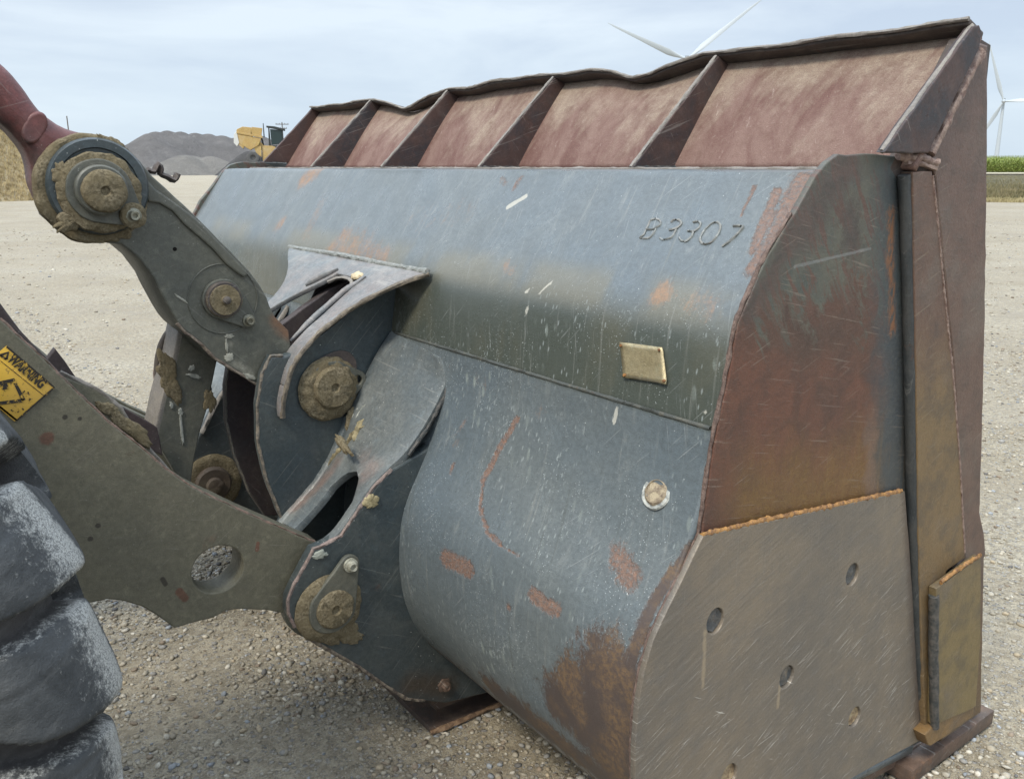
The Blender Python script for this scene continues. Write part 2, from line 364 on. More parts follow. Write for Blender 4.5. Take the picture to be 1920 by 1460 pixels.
# pinkish, dusty rust of the spill guard
m = M('dusty_red_rust', 0, .8, .3)
uvv = m.uv
a_ = m.noise(7, 8, .7, m.map(uvv, scale=(1.3, .6, 1), rot=(0, 0, .25)), .6); b_ = m.noise(60, 6, .75, uvv); c_ = m.noise(380, 3, .7, uvv); d_ = m.noise(3.4, 6, .68, m.map(uvv, scale=(1, .7, 1), rot=(0, 0, .3)))
hgt = m.math('MULTIPLY', m.sep(uvv)[1], 1/.335)
col = m.mix(m.rng(a_, .36, .62), (.155, .080, .066), (.24, .152, .125))
dst = m.noise(1, 6, .7, m.map(uvv, scale=(16, 3, 1), rot=(0, 0, -.35), loc=(3, 1, 0)))
dm = m.math('ADD', m.math('MULTIPLY', m.math('SUBTRACT', dst, .5), 1.1), 0)
dm = m.math('ADD', dm, m.math('MULTIPLY', hgt, .45))
dm = m.math('ADD', dm, m.math('MULTIPLY', hgt, 0.0)) if False else dm
dm = m.math('ADD', m.math('MULTIPLY', dm, 1.0), m.math('SUBTRACT', m.math('MULTIPLY', d_, 1.7), .62))
col = m.mix(m.math('MULTIPLY', m.rng(dm, .25, .8), .72), col, m.mix(m.rng(b_, .3, .7), (.46, .385, .295), (.31, .235, .175)))
col = m.mix(m.math('MULTIPLY', m.rng(b_, .54, .72), .5), col, (.42, .33, .28))
col = m.mix(m.math('MULTIPLY', m.rng(c_, .4, .62), .35), col, (.05, .025, .02))
sp = m.noise(1, 4, .7, m.map(uvv, scale=(70, 9, 1), rot=(0, 0, .35)))
col = m.mix(m.math('MULTIPLY', m.rng(sp, .64, .72), .5), col, (.5, .42, .36))
col = m.mix(m.math('MULTIPLY', m.rng(m.noise(17, 7, .75, uvv), .5, .66), .5), col, (.13, .07, .055))
m.bump(b_, .004, .7); m.bump(c_, .002)
GUARD = m.done(col, m.rng(b_, .2, .8, .62, .9))

# shell paint: masks painted per vertex (rust, white, worn) and broken up by noise
def shell_mat():
    m = M('bucket_shell_paint', 0, .30, .8)
    uv = m.uv
    v = m.map(uv, scale=(1, 1, 1))
    big = m.noise(1.6, 6, .6, v, .5); mid = m.noise(9, 7, .66, v, .5); fin = m.noise(80, 6, .72, v); gr = m.noise(360, 3, .7, v)
    zz = m.sep(m.obj)
    c = m.mix(m.rng(big, .35, .65), (.118, .144, .160), (.145, .162, .162))
    c = m.mix(m.math('MULTIPLY', m.rng(mid, .4, .62), .35), c, (.085, .102, .108))
    c = m.mix(m.math('MULTIPLY', m.rng(fin, .42, .6), .35), c, (.065, .076, .080))
    c = m.mix(m.math('MULTIPLY', m.rng(m.noise(24, 6, .75, m.map(uv, scale=(1, .35, 1), loc=(7, 3, 0)), .5), .54, .68), .5), c, (.20, .215, .21))
    # steep face painted dark olive for its shade; khaki patches at the knee
    kh = m.noise(3.4, 5, .6, m.map(uv, scale=(1, .5, 1), loc=(3, 1, 0)))
    c = m.mix(m.math('MULTIPLY', m.math('MULTIPLY', m.rng(m.math('ADD', zz[2], m.math('MULTIPLY', m.math('SUBTRACT', mid, .5), .05)), 1.405, 1.310), m.rng(zz[2], 1.16, 1.175)), .88), c, m.mix(m.rng(kh, .4, .6), (.085, .082, .052), (.058, .066, .050)))
    c = m.mix(m.math('MULTIPLY', m.math('MULTIPLY', m.rng(zz[2], 1.45, 1.40), m.rng(zz[2], 1.32, 1.37)), m.rng(kh, .42, .6, 0, .6)), c, (.17, .15, .095))
    # streaks running down the face
    st = m.noise(1, 5, .65, m.map(uv, scale=(95, 3.2, 1), rot=(0, 0, -.10)))
    c = m.mix(m.math('MULTIPLY', m.rng(st, .56, .72), .42), c, (.27, .27, .245))
    st2 = m.noise(1, 4, .6, m.map(uv, scale=(60, 2.2, 1), rot=(0, 0, -.16), loc=(4, 4, 0)))
    c = m.mix(m.math('MULTIPLY', m.rng(st2, .6, .72), .4), c, (.07, .075, .066))
    # drips: elongated pale spots
    dv = m.vor(1, m.map(uv, scale=(36, 13, 1), rot=(0, 0, -.2))); dn = m.noise(2.3, 3, .6, uv)
    c = m.mix(m.math('MULTIPLY', m.math('MULTIPLY', m.rng(dv, .26, .12), m.rng(dn, .48, .62)), m.math('MULTIPLY', m.rng(zz[2], 1.32, 1.27), .6)), c, (.27, .30, .27))
    dv3 = m.vor(1, m.map(uv, scale=(78, 30, 1), loc=(9, 2, 0)))
    c = m.mix(m.math('MULTIPLY', m.rng(dv3, .24, .1), m.math('MULTIPLY', m.math('MULTIPLY', m.rng(dn, .42, .55), m.rng(zz[2], 1.4, 1.3, .25, 1)), .6)), c, (.30, .33, .32))
    # tiny white chips
    ch = m.vor(150, uv); cn = m.noise(5, 4, .65, uv)
    c = m.mix(m.math('MULTIPLY', m.rng(ch, .19, .08), m.math('MULTIPLY', m.rng(cn, .44, .60), m.rng(zz[2], 1.42, 1.3, .35, 1))), c, (.48, .51, .51))
    ch2 = m.vor(42, uv); c = m.mix(m.math('MULTIPLY', m.rng(ch2, .055, .03), .8), c, (.62, .64, .62))
    # fine diagonal scratches
    s1 = m.noise(1, 3, .6, m.map(uv, scale=(260, 6, 1), rot=(0, 0, .75))); s2 = m.noise(1, 3, .6, m.map(uv, scale=(230, 5, 1), rot=(0, 0, -.3), loc=(2, 3, 1)))
    c = m.mix(m.math('MULTIPLY', m.amax([m.rng(s1, .655, .70), m.rng(s2, .66, .705)]), .42), c, (.34, .35, .34))
    rn = m.noise(34, 7, .78, m.map(uv, scale=(1, .42, 1)), .5); rn2 = m.noise(120, 5, .7, uv)
    def msk(name, lo=.42, hi=.56, k=1.35):
        t_ = m.math('ADD', m.attr(name), m.math('MULTIPLY', m.math('SUBTRACT', m.math('ADD', m.math('MULTIPLY', rn, .65), m.math('MULTIPLY', rn2, .35)), .5), k*1.6))
        return m.rng(t_, lo, hi)
    orr = m.math('MULTIPLY', msk('orange', .35, .9), .75)
    c = m.mix(orr, c, m.mix(m.rng(fin, .35, .65), (.36, .19, .09), (.24, .14, .08)))
    rs = m.math('MULTIPLY', msk('rust', .38, .80), m.rng(rn2, .25, .62, .35, 1))
    c = m.mix(m.math('MULTIPLY', rs, .88), c, m.mix(m.rng(fin, .35, .65), (.25, .125, .072), (.14, .075, .05)))
    dk = msk('bare', .36, .72, 1.5)
    c = m.mix(m.math('MULTIPLY', dk, .93), c, m.mix(m.rng(mid, .4, .62), (.062, .040, .032), m.mix(m.rng(fin, .4, .6), (.15, .085, .035), (.075, .045, .03))))
    wh = msk('white', .45, .62, .8)
    c = m.mix(m.math('MULTIPLY', wh, .75), c, (.50, .48, .41))
    c = m.mix(m.math('MULTIPLY', m.rng(gr, .38, .62), .16), c, (.02, .02, .018))
    m.bump(m.noise(3.0, 3, .5, uv), .012, .55); m.bump(m.math('ADD', m.math('MULTIPLY', fin, .6), m.math('MULTIPLY', gr, .4)), .0012)
    m.bump(m.math('SUBTRACT', 0, m.math('ADD', rs, m.math('MULTIPLY', dk, .6))), .0015)
    rg = m.math('ADD', m.rng(mid, .3, .7, .25, .38), m.math('MULTIPLY', m.amax([rs, dk, orr, wh]), .3), clamp=True)
    return m.done(c, rg)
SHELL = shell_mat()

# side plate: dark rust with ochre film low down, dark blue shading painted in near the stiffener
def side_mat():
    m = M('side_plate_rust', 0, .42, .5)
    x, y, z = m.sep()
    big = m.noise(3, 6, .6, dist=.5); mid = m.noise(16, 7, .7, dist=.4); fin = m.noise(110, 5, .75); gr = m.noise(420, 3, .7)
    c = m.mix(m.rng(big, .38, .62), (.135, .055, .034), (.088, .048, .034))
    c = m.mix(m.math('MULTIPLY', m.rng(mid, .4, .65), .5), c, (.055, .036, .028))
    # greenish paint left on the upper part, scraped through to rust
    up = m.math('ADD', z, m.math('MULTIPLY', m.math('SUBTRACT', m.noise(7, 7, .75, m.map(m.obj, rot=(0, .7, 0), scale=(2.4, 1, .7)), .6), .5), .75))
    c = m.mix(m.math('MULTIPLY', m.rng(up, 1.33, 1.42), .85), c, m.mix(m.rng(mid, .35, .6), (.062, .082, .072), (.115, .118, .090)))
    s_ = m.noise(1, 5, .7, m.map(m.obj, rot=(0, -1.0, 0), scale=(9, 1, 55)), .4)
    c = m.mix(m.math('MULTIPLY', m.rng(s_, .51, .58), m.math('MULTIPLY', m.rng(z, 1.28, 1.42), .9)), c, (.115, .060, .044))
    # ochre film
    oc = m.math('ADD', m.math('SUBTRACT', 1.16, z), m.math('MULTIPLY', m.math('SUBTRACT', m.noise(6, 6, .7, m.map(m.obj, scale=(1.6, 1, .5))), .5), .35))
    oc = m.math('MULTIPLY', m.rng(oc, -.02, .2), m.rng(x, 1.19, 1.34))
    c = m.mix(m.math('MULTIPLY', oc, .72), c, m.mix(m.rng(fin, .3, .7), (.205, .120, .030), (.15, .075, .025)))
    # slate blue band next to the stiffener: shading at the bend, put into the colour
    bl = m.math('ADD', m.math('SUBTRACT', x, m.math('MULTIPLY', m.math('SUBTRACT', 1.64, z), .17)), m.math('MULTIPLY', m.math('SUBTRACT', mid, .5), .12))
    c = m.mix(m.math('MULTIPLY', m.rng(bl, 1.60, 1.72), .9), c, m.mix(m.rng(fin, .3, .7), (.045, .062, .072), (.070, .082, .082)))
    pk = m.math('MULTIPLY', m.rng(bl, 1.60, 1.63), m.rng(bl, 1.68, 1.64))
    c = m.mix(m.math('MULTIPLY', pk, m.rng(z, 1.2, 1.0, 0, .5)), c, (.2, .13, .10))
    ebr = m.amax([m.patch([(1.5541,1.014,1.6466)][0], [(1.418,1.014,1.5306)][0], .055, m.noise(14, 7, .8, m.map(m.obj, rot=(0, .6, 0), scale=(2.2, 1, .7)), .6), .9, 1.5), m.patch([(1.3743,1.014,1.4934)][0], [(1.2926,1.014,1.3913)][0], .035, m.noise(18, 7, .8), .9, 1.5), m.patch([(1.5686,1.014,1.5549)][0], [(1.5972,1.014,1.4908)][0], .04, m.noise(20, 7, .8, m.map(m.obj, rot=(0, -.6, 0), scale=(2.5, 1, .6)), .6), .9, 1.8)])
    c = m.mix(m.math('MULTIPLY', ebr, .85), c, m.mix(m.rng(mid, .35, .6), (.10, .062, .05), (.06, .048, .042)))
    nf = m.noise(30, 6, .75)
    rr = m.patch([(1.7211,1.014,1.5496)][0], [(1.7731,1.014,1.2966)][0], .017, m.noise(26, 7, .8, m.map(m.obj, scale=(2.2, 1, .4))), .6, 1.6)
    c = m.mix(m.math('MULTIPLY', rr, m.rng(m.noise(60, 6, .8, m.map(m.obj, scale=(1.5, 1, .5))), .42, .56, 0, .8)), c, (.26, .11, .045))
    wt = m.patch([(1.4104,1.014,1.4612)][0], [(1.6592,1.014,1.4808)][0], .0035, nf, .5, .7)
    c = m.mix(m.math('MULTIPLY', wt, .35), c, (.30, .31, .31))
    a1 = streaks(m, -.22, 190, 6, .62, .69); a2 = streaks(m, .35, 220, 8, .64, .70, seed=3)
    c = m.mix(m.math('MULTIPLY', m.amax([a1, a2]), .35), c, (.30, .24, .19))
    vs = streaks(m, 1.62, 90, 3, .55, .7, seed=7); c = m.mix(m.math('MULTIPLY', m.math('MULTIPLY', vs, oc), .4), c, (.20, .12, .045))
    c = m.mix(m.math('MULTIPLY', m.rng(gr, .4, .6), .22), c, (.02, .015, .012))
    m.bump(fin, .0018); m.bump(mid, .003, .5)
    return m.done(c, m.rng(mid, .3, .7, .36, .55))
SIDE = side_mat()
# wear plate: brown-grey brushed steel full of scratches
def wear_mat():
    m = M('scratched_wear_steel', .25, .42, .5)
    x, y, z = m.sep()
    big = m.noise(2.2, 5, .6, dist=.4); mid = m.noise(20, 6, .7); fin = m.noise(130, 5, .75); gr = m.noise(520, 2, .6)
    c = m.mix(m.rng(big, .38, .62), (.235, .19, .14), (.175, .15, .122))
    c = m.mix(m.math('MULTIPLY', m.rng(mid, .4, .7), .35), c, (.13, .125, .12))
    br = m.noise(1, 4, .7, m.map(m.obj, rot=(0, .42, 0), scale=(5, 1, 120))); c = m.mix(m.math('MULTIPLY', m.rng(br, .45, .7), .22), c, (.30, .27, .235))
    b2 = m.noise(1, 4, .7, m.map(m.obj, rot=(0, .3, 0), scale=(6, 1, 150), loc=(5, 5, 5))); c = m.mix(m.math('MULTIPLY', m.rng(b2, .5, .7), .25), c, (.085, .078, .072))
    ss = [streaks(m, .42, 330, 7, .635, .675), streaks(m, .55, 300, 10, .645, .685, seed=5), streaks(m, .12, 320, 8, .65, .69, seed=8), streaks(m, -.5, 280, 14, .68, .72, seed=11)]
    low = m.math('MULTIPLY', m.rng(z, .85, .45, .18, 1), m.rng(m.noise(9, 4, .7), .40, .58, .25, 1))
    c = m.mix(m.math('MULTIPLY', m.amax(ss), low), c, (.66, .63, .57))
    vv = streaks(m, 1.58, 130, 3, .6, .72, seed=2); c = m.mix(m.math('MULTIPLY', vv, m.rng(z, .7, .9, 0, .3)), c, (.32, .28, .23))
    rt = m.patch([(1.8878,1.0,0.9027)][0], [(2.1167,1.0,0.1366)][0], .028, mid, .8, .9); c = m.mix(m.math('MULTIPLY', rt, .6), c, (.085, .062, .052))
    c = m.mix(m.math('MULTIPLY', m.rng(gr, .4, .62), .2), c, (.05, .045, .04))
    for p, q in (([(1.1969,1.0,0.7712)][0], [(1.1997,1.0,0.6529)][0]), ([(1.4525,1.0,0.5537)][0], [(1.4512,1.0,0.5015)][0])):
        c = m.mix(m.math('MULTIPLY', m.patch(p, q, .006, mid, .9, 1.4), .5), c, (.42, .33, .22))
    m.bump(m.math('ADD', br, fin), .0012); m.bump(big, .01, .35)
    return m.done(c, m.rng(mid, .3, .7, .34, .5))
WEAR = wear_mat()
# stiffener and cutter plates: brown above, ochre below
def cutter_mat(name, zlo, zhi, seed=0, low=(.195, .128, .060), high=(.135, .078, .056)):
    m = M(name, .15, .42, .5)
    x, y, z = m.sep()
    mid = m.noise(14, 6, .7, m.map(m.obj, loc=(seed, 0, 0))); fin = m.noise(110, 5, .75); gr = m.noise(450, 2, .6)
    zz = m.math('ADD', z, m.math('MULTIPLY', m.math('SUBTRACT', mid, .5), .22))
    c = m.mix(m.rng(zz, zlo, zhi), low, high)
    c = m.mix(m.math('MULTIPLY', m.rng(mid, .42, .68), .5), c, (.075, .066, .056))
    b = m.noise(4, 5, .6, m.map(m.obj, loc=(seed+3, 0, 0))); c = m.mix(m.math('MULTIPLY', m.rng(b, .5, .68), .5), c, (.17, .14, .115))
    ss = m.amax([streaks(m, .35, 240, 8, .63, .70, seed=seed), streaks(m, 1.2, 260, 8, .65, .71, seed=seed+2)])
    c = m.mix(m.math('MULTIPLY', ss, .4), c, (.34, .29, .22)); c = m.mix(m.math('MULTIPLY', m.rng(gr, .4, .62), .25), c, (.03, .025, .02))
    m.bump(m.math('ADD', mid, fin), .002)
    return m.done(c, m.rng(mid, .3, .7, .36, .52))
STIFF = cutter_mat('stiffener_patina', 1.05, 1.35, 0); CUTTER = cutter_mat('side_cutter_patina', .3, .7, 5, (.15, .092, .045), (.14, .084, .064)); LOWCUT = cutter_mat('low_cutter_patina', .35, 1.2, 9, (.20, .145, .06), (.15, .11, .08))
# red lever casting, darker along its underside
RED = steel('red_lever_paint', (.17, .050, .044), (.125, .040, .038), dust_amt=.22, dust=(.2, .15, .12), rust_amt=.2, rust=(.05, .035, .03), rough=.42, scr=.12, seed=15,
            marks=[('soft', (.040, .040, .038), [([(0.2274,2.33,1.7844)][0], [(0.2913,2.33,1.7211)][0], .050), ([(0.2913,2.33,1.7211)][0], [(0.346,2.33,1.6411)][0], .040)])])

# rubber
m = M('tyre_rubber', 0, .62, .35)
n1 = m.noise(8, 6, .65, dist=.5); n2_ = m.noise(70, 6, .75); n4 = m.noise(380, 3, .7); vs_ = m.noise(1, 4, .6, m.map(m.obj, rot=(0, .5, 0), scale=(14, 14, 60)))
c = m.mix(m.rng(n1, .35, .65), (.030, .033, .035), (.066, .070, .073))
c = m.mix(m.math('MULTIPLY', m.attr('dirt'), m.rng(n1, .3, .6, .5, .9)), c, (.062, .046, .040))
c = m.mix(m.math('MULTIPLY', m.rng(vs_, .5, .7), .22), c, (.17, .17, .165))
ed = m.math('ADD', m.attr('edge'), m.math('MULTIPLY', m.math('SUBTRACT', m.math('ADD', m.math('MULTIPLY', n2_, .6), m.math('MULTIPLY', m.noise(230, 4, .75), .4)), .52), 2.2))
c = m.mix(m.math('MULTIPLY', m.rng(ed, .32, .75), .85), c, m.mix(m.rng(n4, .35, .6), (.16, .16, .155), (.50, .50, .47)))
cr_ = m.vor(9, m.map(m.obj, loc=(2, 0, 0)), 'DISTANCE_TO_EDGE')
m.bump(n1, .003); m.bump(n2_, .003); m.bump(n4, .001)
RUBBER = m.done(c, .62)

YEL = M('warning_yellow', 0, .5, .4); _n = YEL.noise(90, 5, .8); _b = YEL.noise(9, 4, .6); _c = YEL.noise(34, 5, .7)
YEL_M = YEL.done(YEL.mix(YEL.rng(_n, .58, .63), YEL.mix(YEL.rng(_b, .35, .65), (.62, .38, .045), (.55, .34, .07)), YEL.mix(YEL.rng(_c, .4, .6), (.06, .045, .03), (.35, .2, .04))))
BLK = M('warning_black', 0, .6, .3); _n = BLK.noise(120, 4, .8); _n2 = BLK.noise(30, 4, .7)
BLK_M = BLK.done(BLK.mix(BLK.rng(BLK.math('ADD', BLK.math('MULTIPLY', _n, .6), BLK.math('MULTIPLY', _n2, .4)), .55, .60), (.03, .026, .022), (.50, .31, .05)))
HOLEM = M('hole_dark', 0, .9, .1).done((.012, .011, .010))

# ------------------------------------------------------------------ setting: ground
def ground_mat():
    m = M('gravel_yard', 0, .92, .25)
    P = m.obj
    big = m.noise(.35, 5, .6, P, .3); mid = m.noise(2.2, 6, .65, P); fin = m.noise(28, 6, .75, P); gr = m.noise(140, 4, .75, P)
    vc = m.vor(46, P, out='Color'); vd = m.vor(46, P)
    vc2 = m.vor(105, P, out='Color'); vd2 = m.vor(105, P)
    c = m.mix(m.rng(mid, .35, .65), (.37, .315, .225), (.44, .385, .285))
    c = m.mix(m.math('MULTIPLY', m.rng(big, .4, .62), .6), c, (.54, .49, .39))
    c = m.mix(m.math('MULTIPLY', m.rng(fin, .42, .60), .7), c, (.22, .185, .13))
    s3 = m.t.nodes.new('ShaderNodeSeparateColor'); m.link(vc, s3.inputs[0])
    stone = m.math('MULTIPLY', m.rng(vd, .42, .3), m.rng(s3.outputs[0], .45, .5))
    scol = m.mix(s3.outputs[1], (.25, .25, .255), (.56, .52, .45))
    c = m.mix(m.math('MULTIPLY', stone, .8), c, scol)
    s4 = m.t.nodes.new('ShaderNodeSeparateColor'); m.link(vc2, s4.inputs[0])
    st2 = m.math('MULTIPLY', m.rng(vd2, .42, .3), m.rng(s4.outputs[0], .3, .36)); c = m.mix(m.math('MULTIPLY', st2, .7), c, m.mix(s4.outputs[1], (.20, .19, .175), (.58, .54, .46)))
    c = m.mix(m.math('MULTIPLY', m.rng(gr, .4, .6), .3), c, (.12, .10, .08))
    ru = m.noise(1, 4, .55, m.map(P, rot=(0, 0, 1.05), scale=(.12, 1.1, 1), loc=(4, 0, 0))); c = m.mix(m.math('MULTIPLY', m.rng(ru, .48, .62), .5), c, (.33, .285, .215))
    pa = m.noise(.8, 7, .7, P, .6); c = m.mix(m.math('MULTIPLY', m.rng(pa, .50, .64), .45), c, (.31, .28, .235))
    tr = m.noise(1, 5, .6, m.map(P, rot=(0, 0, .5), scale=(.25, 2.3, 1))); c = m.mix(m.math('MULTIPLY', m.rng(tr, .52, .68), .4), c, (.34, .30, .235))
    m.bump(m.math('ADD', m.math('MULTIPLY', stone, .6), m.math('ADD', m.math('MULTIPLY', st2, .3), fin)), .014); m.bump(gr, .004); m.bump(mid, .04, .5)
    return m.done(c, .92)
GROUND = ground_mat()
def gz(x, y):       # gentle unevenness of the yard near the machine
    d = math.hypot(x-1.5, y-2); k = min(1, max(0, d-.0)/6)
    return .012*mnoise.noise((x*1.1, y*1.1, 0))+.006*mnoise.noise((x*4, y*4, 3))-.006
g = []; gf = []
lin = np.concatenate([np.linspace(-6, 12, 181)]); n = len(lin)
ring = [(-9000, 9000)]
xs = np.concatenate([[-9000, -900, -120, -25], lin, [30, 120, 900, 9000]]); ys = np.concatenate([[-9000, -900, -120, -25], lin, [30, 120, 900, 9000]])
for x in xs:
    for y in ys:
        inside = -6 < x < 12 and -6 < y < 12
        g.append((x, y, gz(x, y) if inside else -.006))
N = len(ys)
for i in range(len(xs)-1):
    for j in range(N-1): gf.append((i*N+j, (i+1)*N+j, (i+1)*N+j+1, i*N+j+1))
go = link('ground', mesh('ground', g, gf), GROUND, None, None, 180); tag(go, 'pale tan compacted gravel yard the machine stands on', kind='structure')

# loose stones: joined meshes, nobody could count them
def rock_proto(seed):
    bm = bmesh.new(); bmesh.ops.create_icosphere(bm, subdivisions=1, radius=1)
    r = random.Random(seed)
    for v in bm.verts: v.co *= r.uniform(.68, 1.22)
    a = np.array([v.co[:] for v in bm.verts]); f = np.array([[x.index for x in q.verts] for q in bm.faces]); bm.free(); return a, f
PROT = [rock_proto(i) for i in range(8)]
def stones(name, pts, size, cols, mat, label):
    vs_all, fs_all, cs_all = [], [], []; off = 0
    n = len(pts)
    for k, (pv, pf) in enumerate(PROT):
        idx = np.arange(k, n, len(PROT)); q = len(idx)
        if not q: continue
        ang = rng.uniform(0, 2*np.pi, q); s = size[idx]
        sx_, sy_, sz_ = s*rng.uniform(.8, 1.35, q), s*rng.uniform(.65, 1.05, q), s*rng.uniform(.4, .8, q)
        V = pv[None]*np.stack([sx_, sy_, sz_], 1)[:, None, :]
        ca, sa = np.cos(ang)[:, None], np.sin(ang)[:, None]
        tl = rng.normal(0, .3, q)[:, None]
        X = V[..., 0]*ca-V[..., 1]*sa; Y = V[..., 0]*sa+V[..., 1]*ca; Z = V[..., 2]+X*tl*.4
        W = np.stack([X+pts[idx, 0:1], Y+pts[idx, 1:2], Z+pts[idx, 2:3]+(s*.22)[:, None]], -1)
        vs_all.append(W.reshape(-1, 3)); fs_all.append((pf[None]+off+np.arange(q)[:, None, None]*len(pv)).reshape(-1, 3)); off += q*len(pv)
        cs_all.append(np.repeat(cols[idx], len(pv), 0))
    V = np.concatenate(vs_all); F = np.concatenate(fs_all); Cc = np.concatenate(cs_all)
    me = bpy.data.meshes.new(name); me.vertices.add(len(V)); me.vertices.foreach_set('co', V.ravel())
    me.loops.add(len(F)*3); me.loops.foreach_set('vertex_index', F.ravel().astype(np.int32)); me.polygons.add(len(F)); me.polygons.foreach_set('loop_start', np.arange(0, len(F)*3, 3, dtype=np.int32))
    me.update(calc_edges=True)
    at = me.color_attributes.new('tint', 'FLOAT_COLOR', 'POINT'); at.data.foreach_set('color', np.concatenate([Cc, np.ones((len(Cc), 1))], 1).ravel())
    o = link(name, me, mat, None, None, None); return tag(o, label, kind='stuff')
m = M('stone', 0, .85, .3); t_ = m.attr('tint', 'Color'); n5 = m.noise(120, 4, .7)
STONE = m.done(m.mix(m.math('MULTIPLY', m.rng(n5, .4, .65), .35), t_, (.16, .14, .11)))
def stone_cols(n):
    pal = np.array([(.36, .32, .25), (.45, .41, .33), (.28, .27, .25), (.30, .32, .34), (.55, .51, .43), (.24, .19, .14), (.40, .33, .23), (.15, .145, .14), (.33, .29, .22), (.38, .34, .27)])
    p = np.array([.18, .16, .1, .07, .09, .08, .08, .03, .12, .09]); p /= p.sum()
    return pal[rng.choice(len(pal), n, p=p)]*rng.uniform(.75, 1.15, (n, 1))
def scatter(n, box_, smin, smax, pw=2.6, clump=0.0):
    x = rng.uniform(box_[0], box_[1], n*2); y = rng.uniform(box_[2], box_[3], n*2)
    nn = np.array([mnoise.noise((a*2.2, b*2.2, 5)) for a, b in zip(x, y)]); keep = rng.uniform(0, 1, n*2) < np.clip(.5+nn*clump, .05, 1)
    x, y = x[keep][:n], y[keep][:n]; n = len(x)
    z = np.array([gz(a, b) if (-6 < a < 12 and -6 < b < 12) else -.006 for a, b in zip(x, y)])
    s = smin+(smax-smin)*rng.uniform(0, 1, n)**pw
    return np.stack([x, y, z], 1), s, stone_cols(n)
p_, s_, c_ = scatter(52000, (-.3, 2.7, .5, 3.9), .0022, .0135, 4.2, .9); stones('gravel', p_, s_, c_, STONE, 'small loose grey and tan stones on the yard in front of the bucket')
p_, s_, c_ = scatter(30000, (2.3, 9, -.3, 6.0), .004, .016, 3.5, .7); stones('gravel', p_, s_, c_, STONE, 'loose pale stones on the yard to the right of the bucket')
p_, s_, c_ = scatter(16000, (-3.5, 1.5, 3.6, 12), .005, .018, 3.5, .7); stones('gravel', p_, s_, c_, STONE, 'loose pale stones on the yard beyond the machine arms')

p_, s_, c_ = scatter(9000, (-11, 11.9, 4, 28), .007, .028, 3.0, .9); stones('gravel', p_, s_, c_, STONE, 'larger loose stones strewn over the yard beyond the machine')
p_, s_, c_ = scatter(9000, (4, 28, -5, 14), .007, .028, 3.0, .9); stones('gravel', p_, s_, c_, STONE, 'larger loose stones strewn over the yard right of the bucket')
# ------------------------------------------------------------------ the bucket
BK = thing('loader_bucket', (1.7, 2.69, 0), 'big worn steel loader bucket, slate blue and rust brown, resting on the gravel', 'bucket')
YN, YF = 1.014, 4.37
SHP = [(1.462, 1.634), (1.296, 1.411), (1.274, 1.38), (1.2555, 1.345), (1.244, 1.3), (1.236, 1.255), (1.222, 1.172), (1.205, 1.1), (1.182, 1.02), (1.15, 0.935), (1.108, 0.855), (1.072, 0.79), (1.05, 0.73), (1.04, 0.67), (1.037, 0.58), (1.05, 0.48), (1.09, 0.38), (1.155, 0.29), (1.25, 0.22), (1.38, 0.17)]
def shell_curve(k=150):
    # round the knee and the top, keep the crease under the steep face sharp
    upper = densify(SHP[:7], .008, False)
    for _ in range(14): upper = [upper[0]]+[(upper[i-1]+2*upper[i]+upper[i+1])/4 for i in range(1, len(upper)-1)]+[upper[-1]]
    lower = catmull([(SHP[6][0]-.006, SHP[6][1]-.004)]+SHP[7:], .010, False)
    return [np.array(p) for p in upper], [np.array(p) for p in lower]
U_, Lw = shell_curve()
top_in = [np.array(p) for p in [(1.60, 1.638), (1.50, 1.6385), (1.476, 1.637)]]
prof = top_in+U_+[np.array((SHP[6][0]+.001, SHP[6][1]-.0035))]+Lw
prof += [np.array(p) for p in densify([Lw[-1]+np.array((.02, -.006)), (1.6, .145), (2.12, .07)], .08, False)]
PR = np.array(prof); ARC = np.concatenate([[0], np.cumsum(np.linalg.norm(np.diff(PR, axis=0), axis=1))])
NY = 420; YS = np.linspace(YN+.007, YF-.012, NY)
nrm = np.gradient(PR, axis=0); nrm = np.stack([-nrm[:, 1], nrm[:, 0]], 1); nrm /= np.linalg.norm(nrm, axis=1)[:, None]; nrm *= -1
V = np.zeros((NY, len(PR), 3)); 
for i, y in enumerate(YS):
    V[i, :, 0] = PR[:, 0]; V[i, :, 1] = y; V[i, :, 2] = PR[:, 1]
# shallow dents and waviness of the plate
dd = np.zeros((NY, len(PR)))
for j in range(len(PR)):
    for i in range(0, NY):
        dd[i, j] = .0035*mnoise.noise((YS[i]*1.6, ARC[j]*2.2, 0))+.0012*mnoise.noise((YS[i]*7, ARC[j]*6, 4))
dd[:, :4] = 0; dd[:12] *= np.linspace(0, 1, 12)[:, None]
V[..., 0] += nrm[None, :, 0]*dd; V[..., 2] += nrm[None, :, 1]*dd
VV = V.reshape(-1, 3); NP_ = len(PR)
F = [(i*NP_+j, (i+1)*NP_+j, (i+1)*NP_+j+1, i*NP_+j+1) for i in range(NY-1) for j in range(NP_-1)]
me = mesh('shell', VV, F)
uvl = me.uv_layers.new(name='UVMap'); li = np.zeros(len(me.loops), np.int32); me.loops.foreach_get('vertex_index', li)
UVv = np.stack([np.repeat(YS, NP_), np.tile(ARC, NY)], 1); uvl.data.foreach_set('uv', UVv[li].ravel())
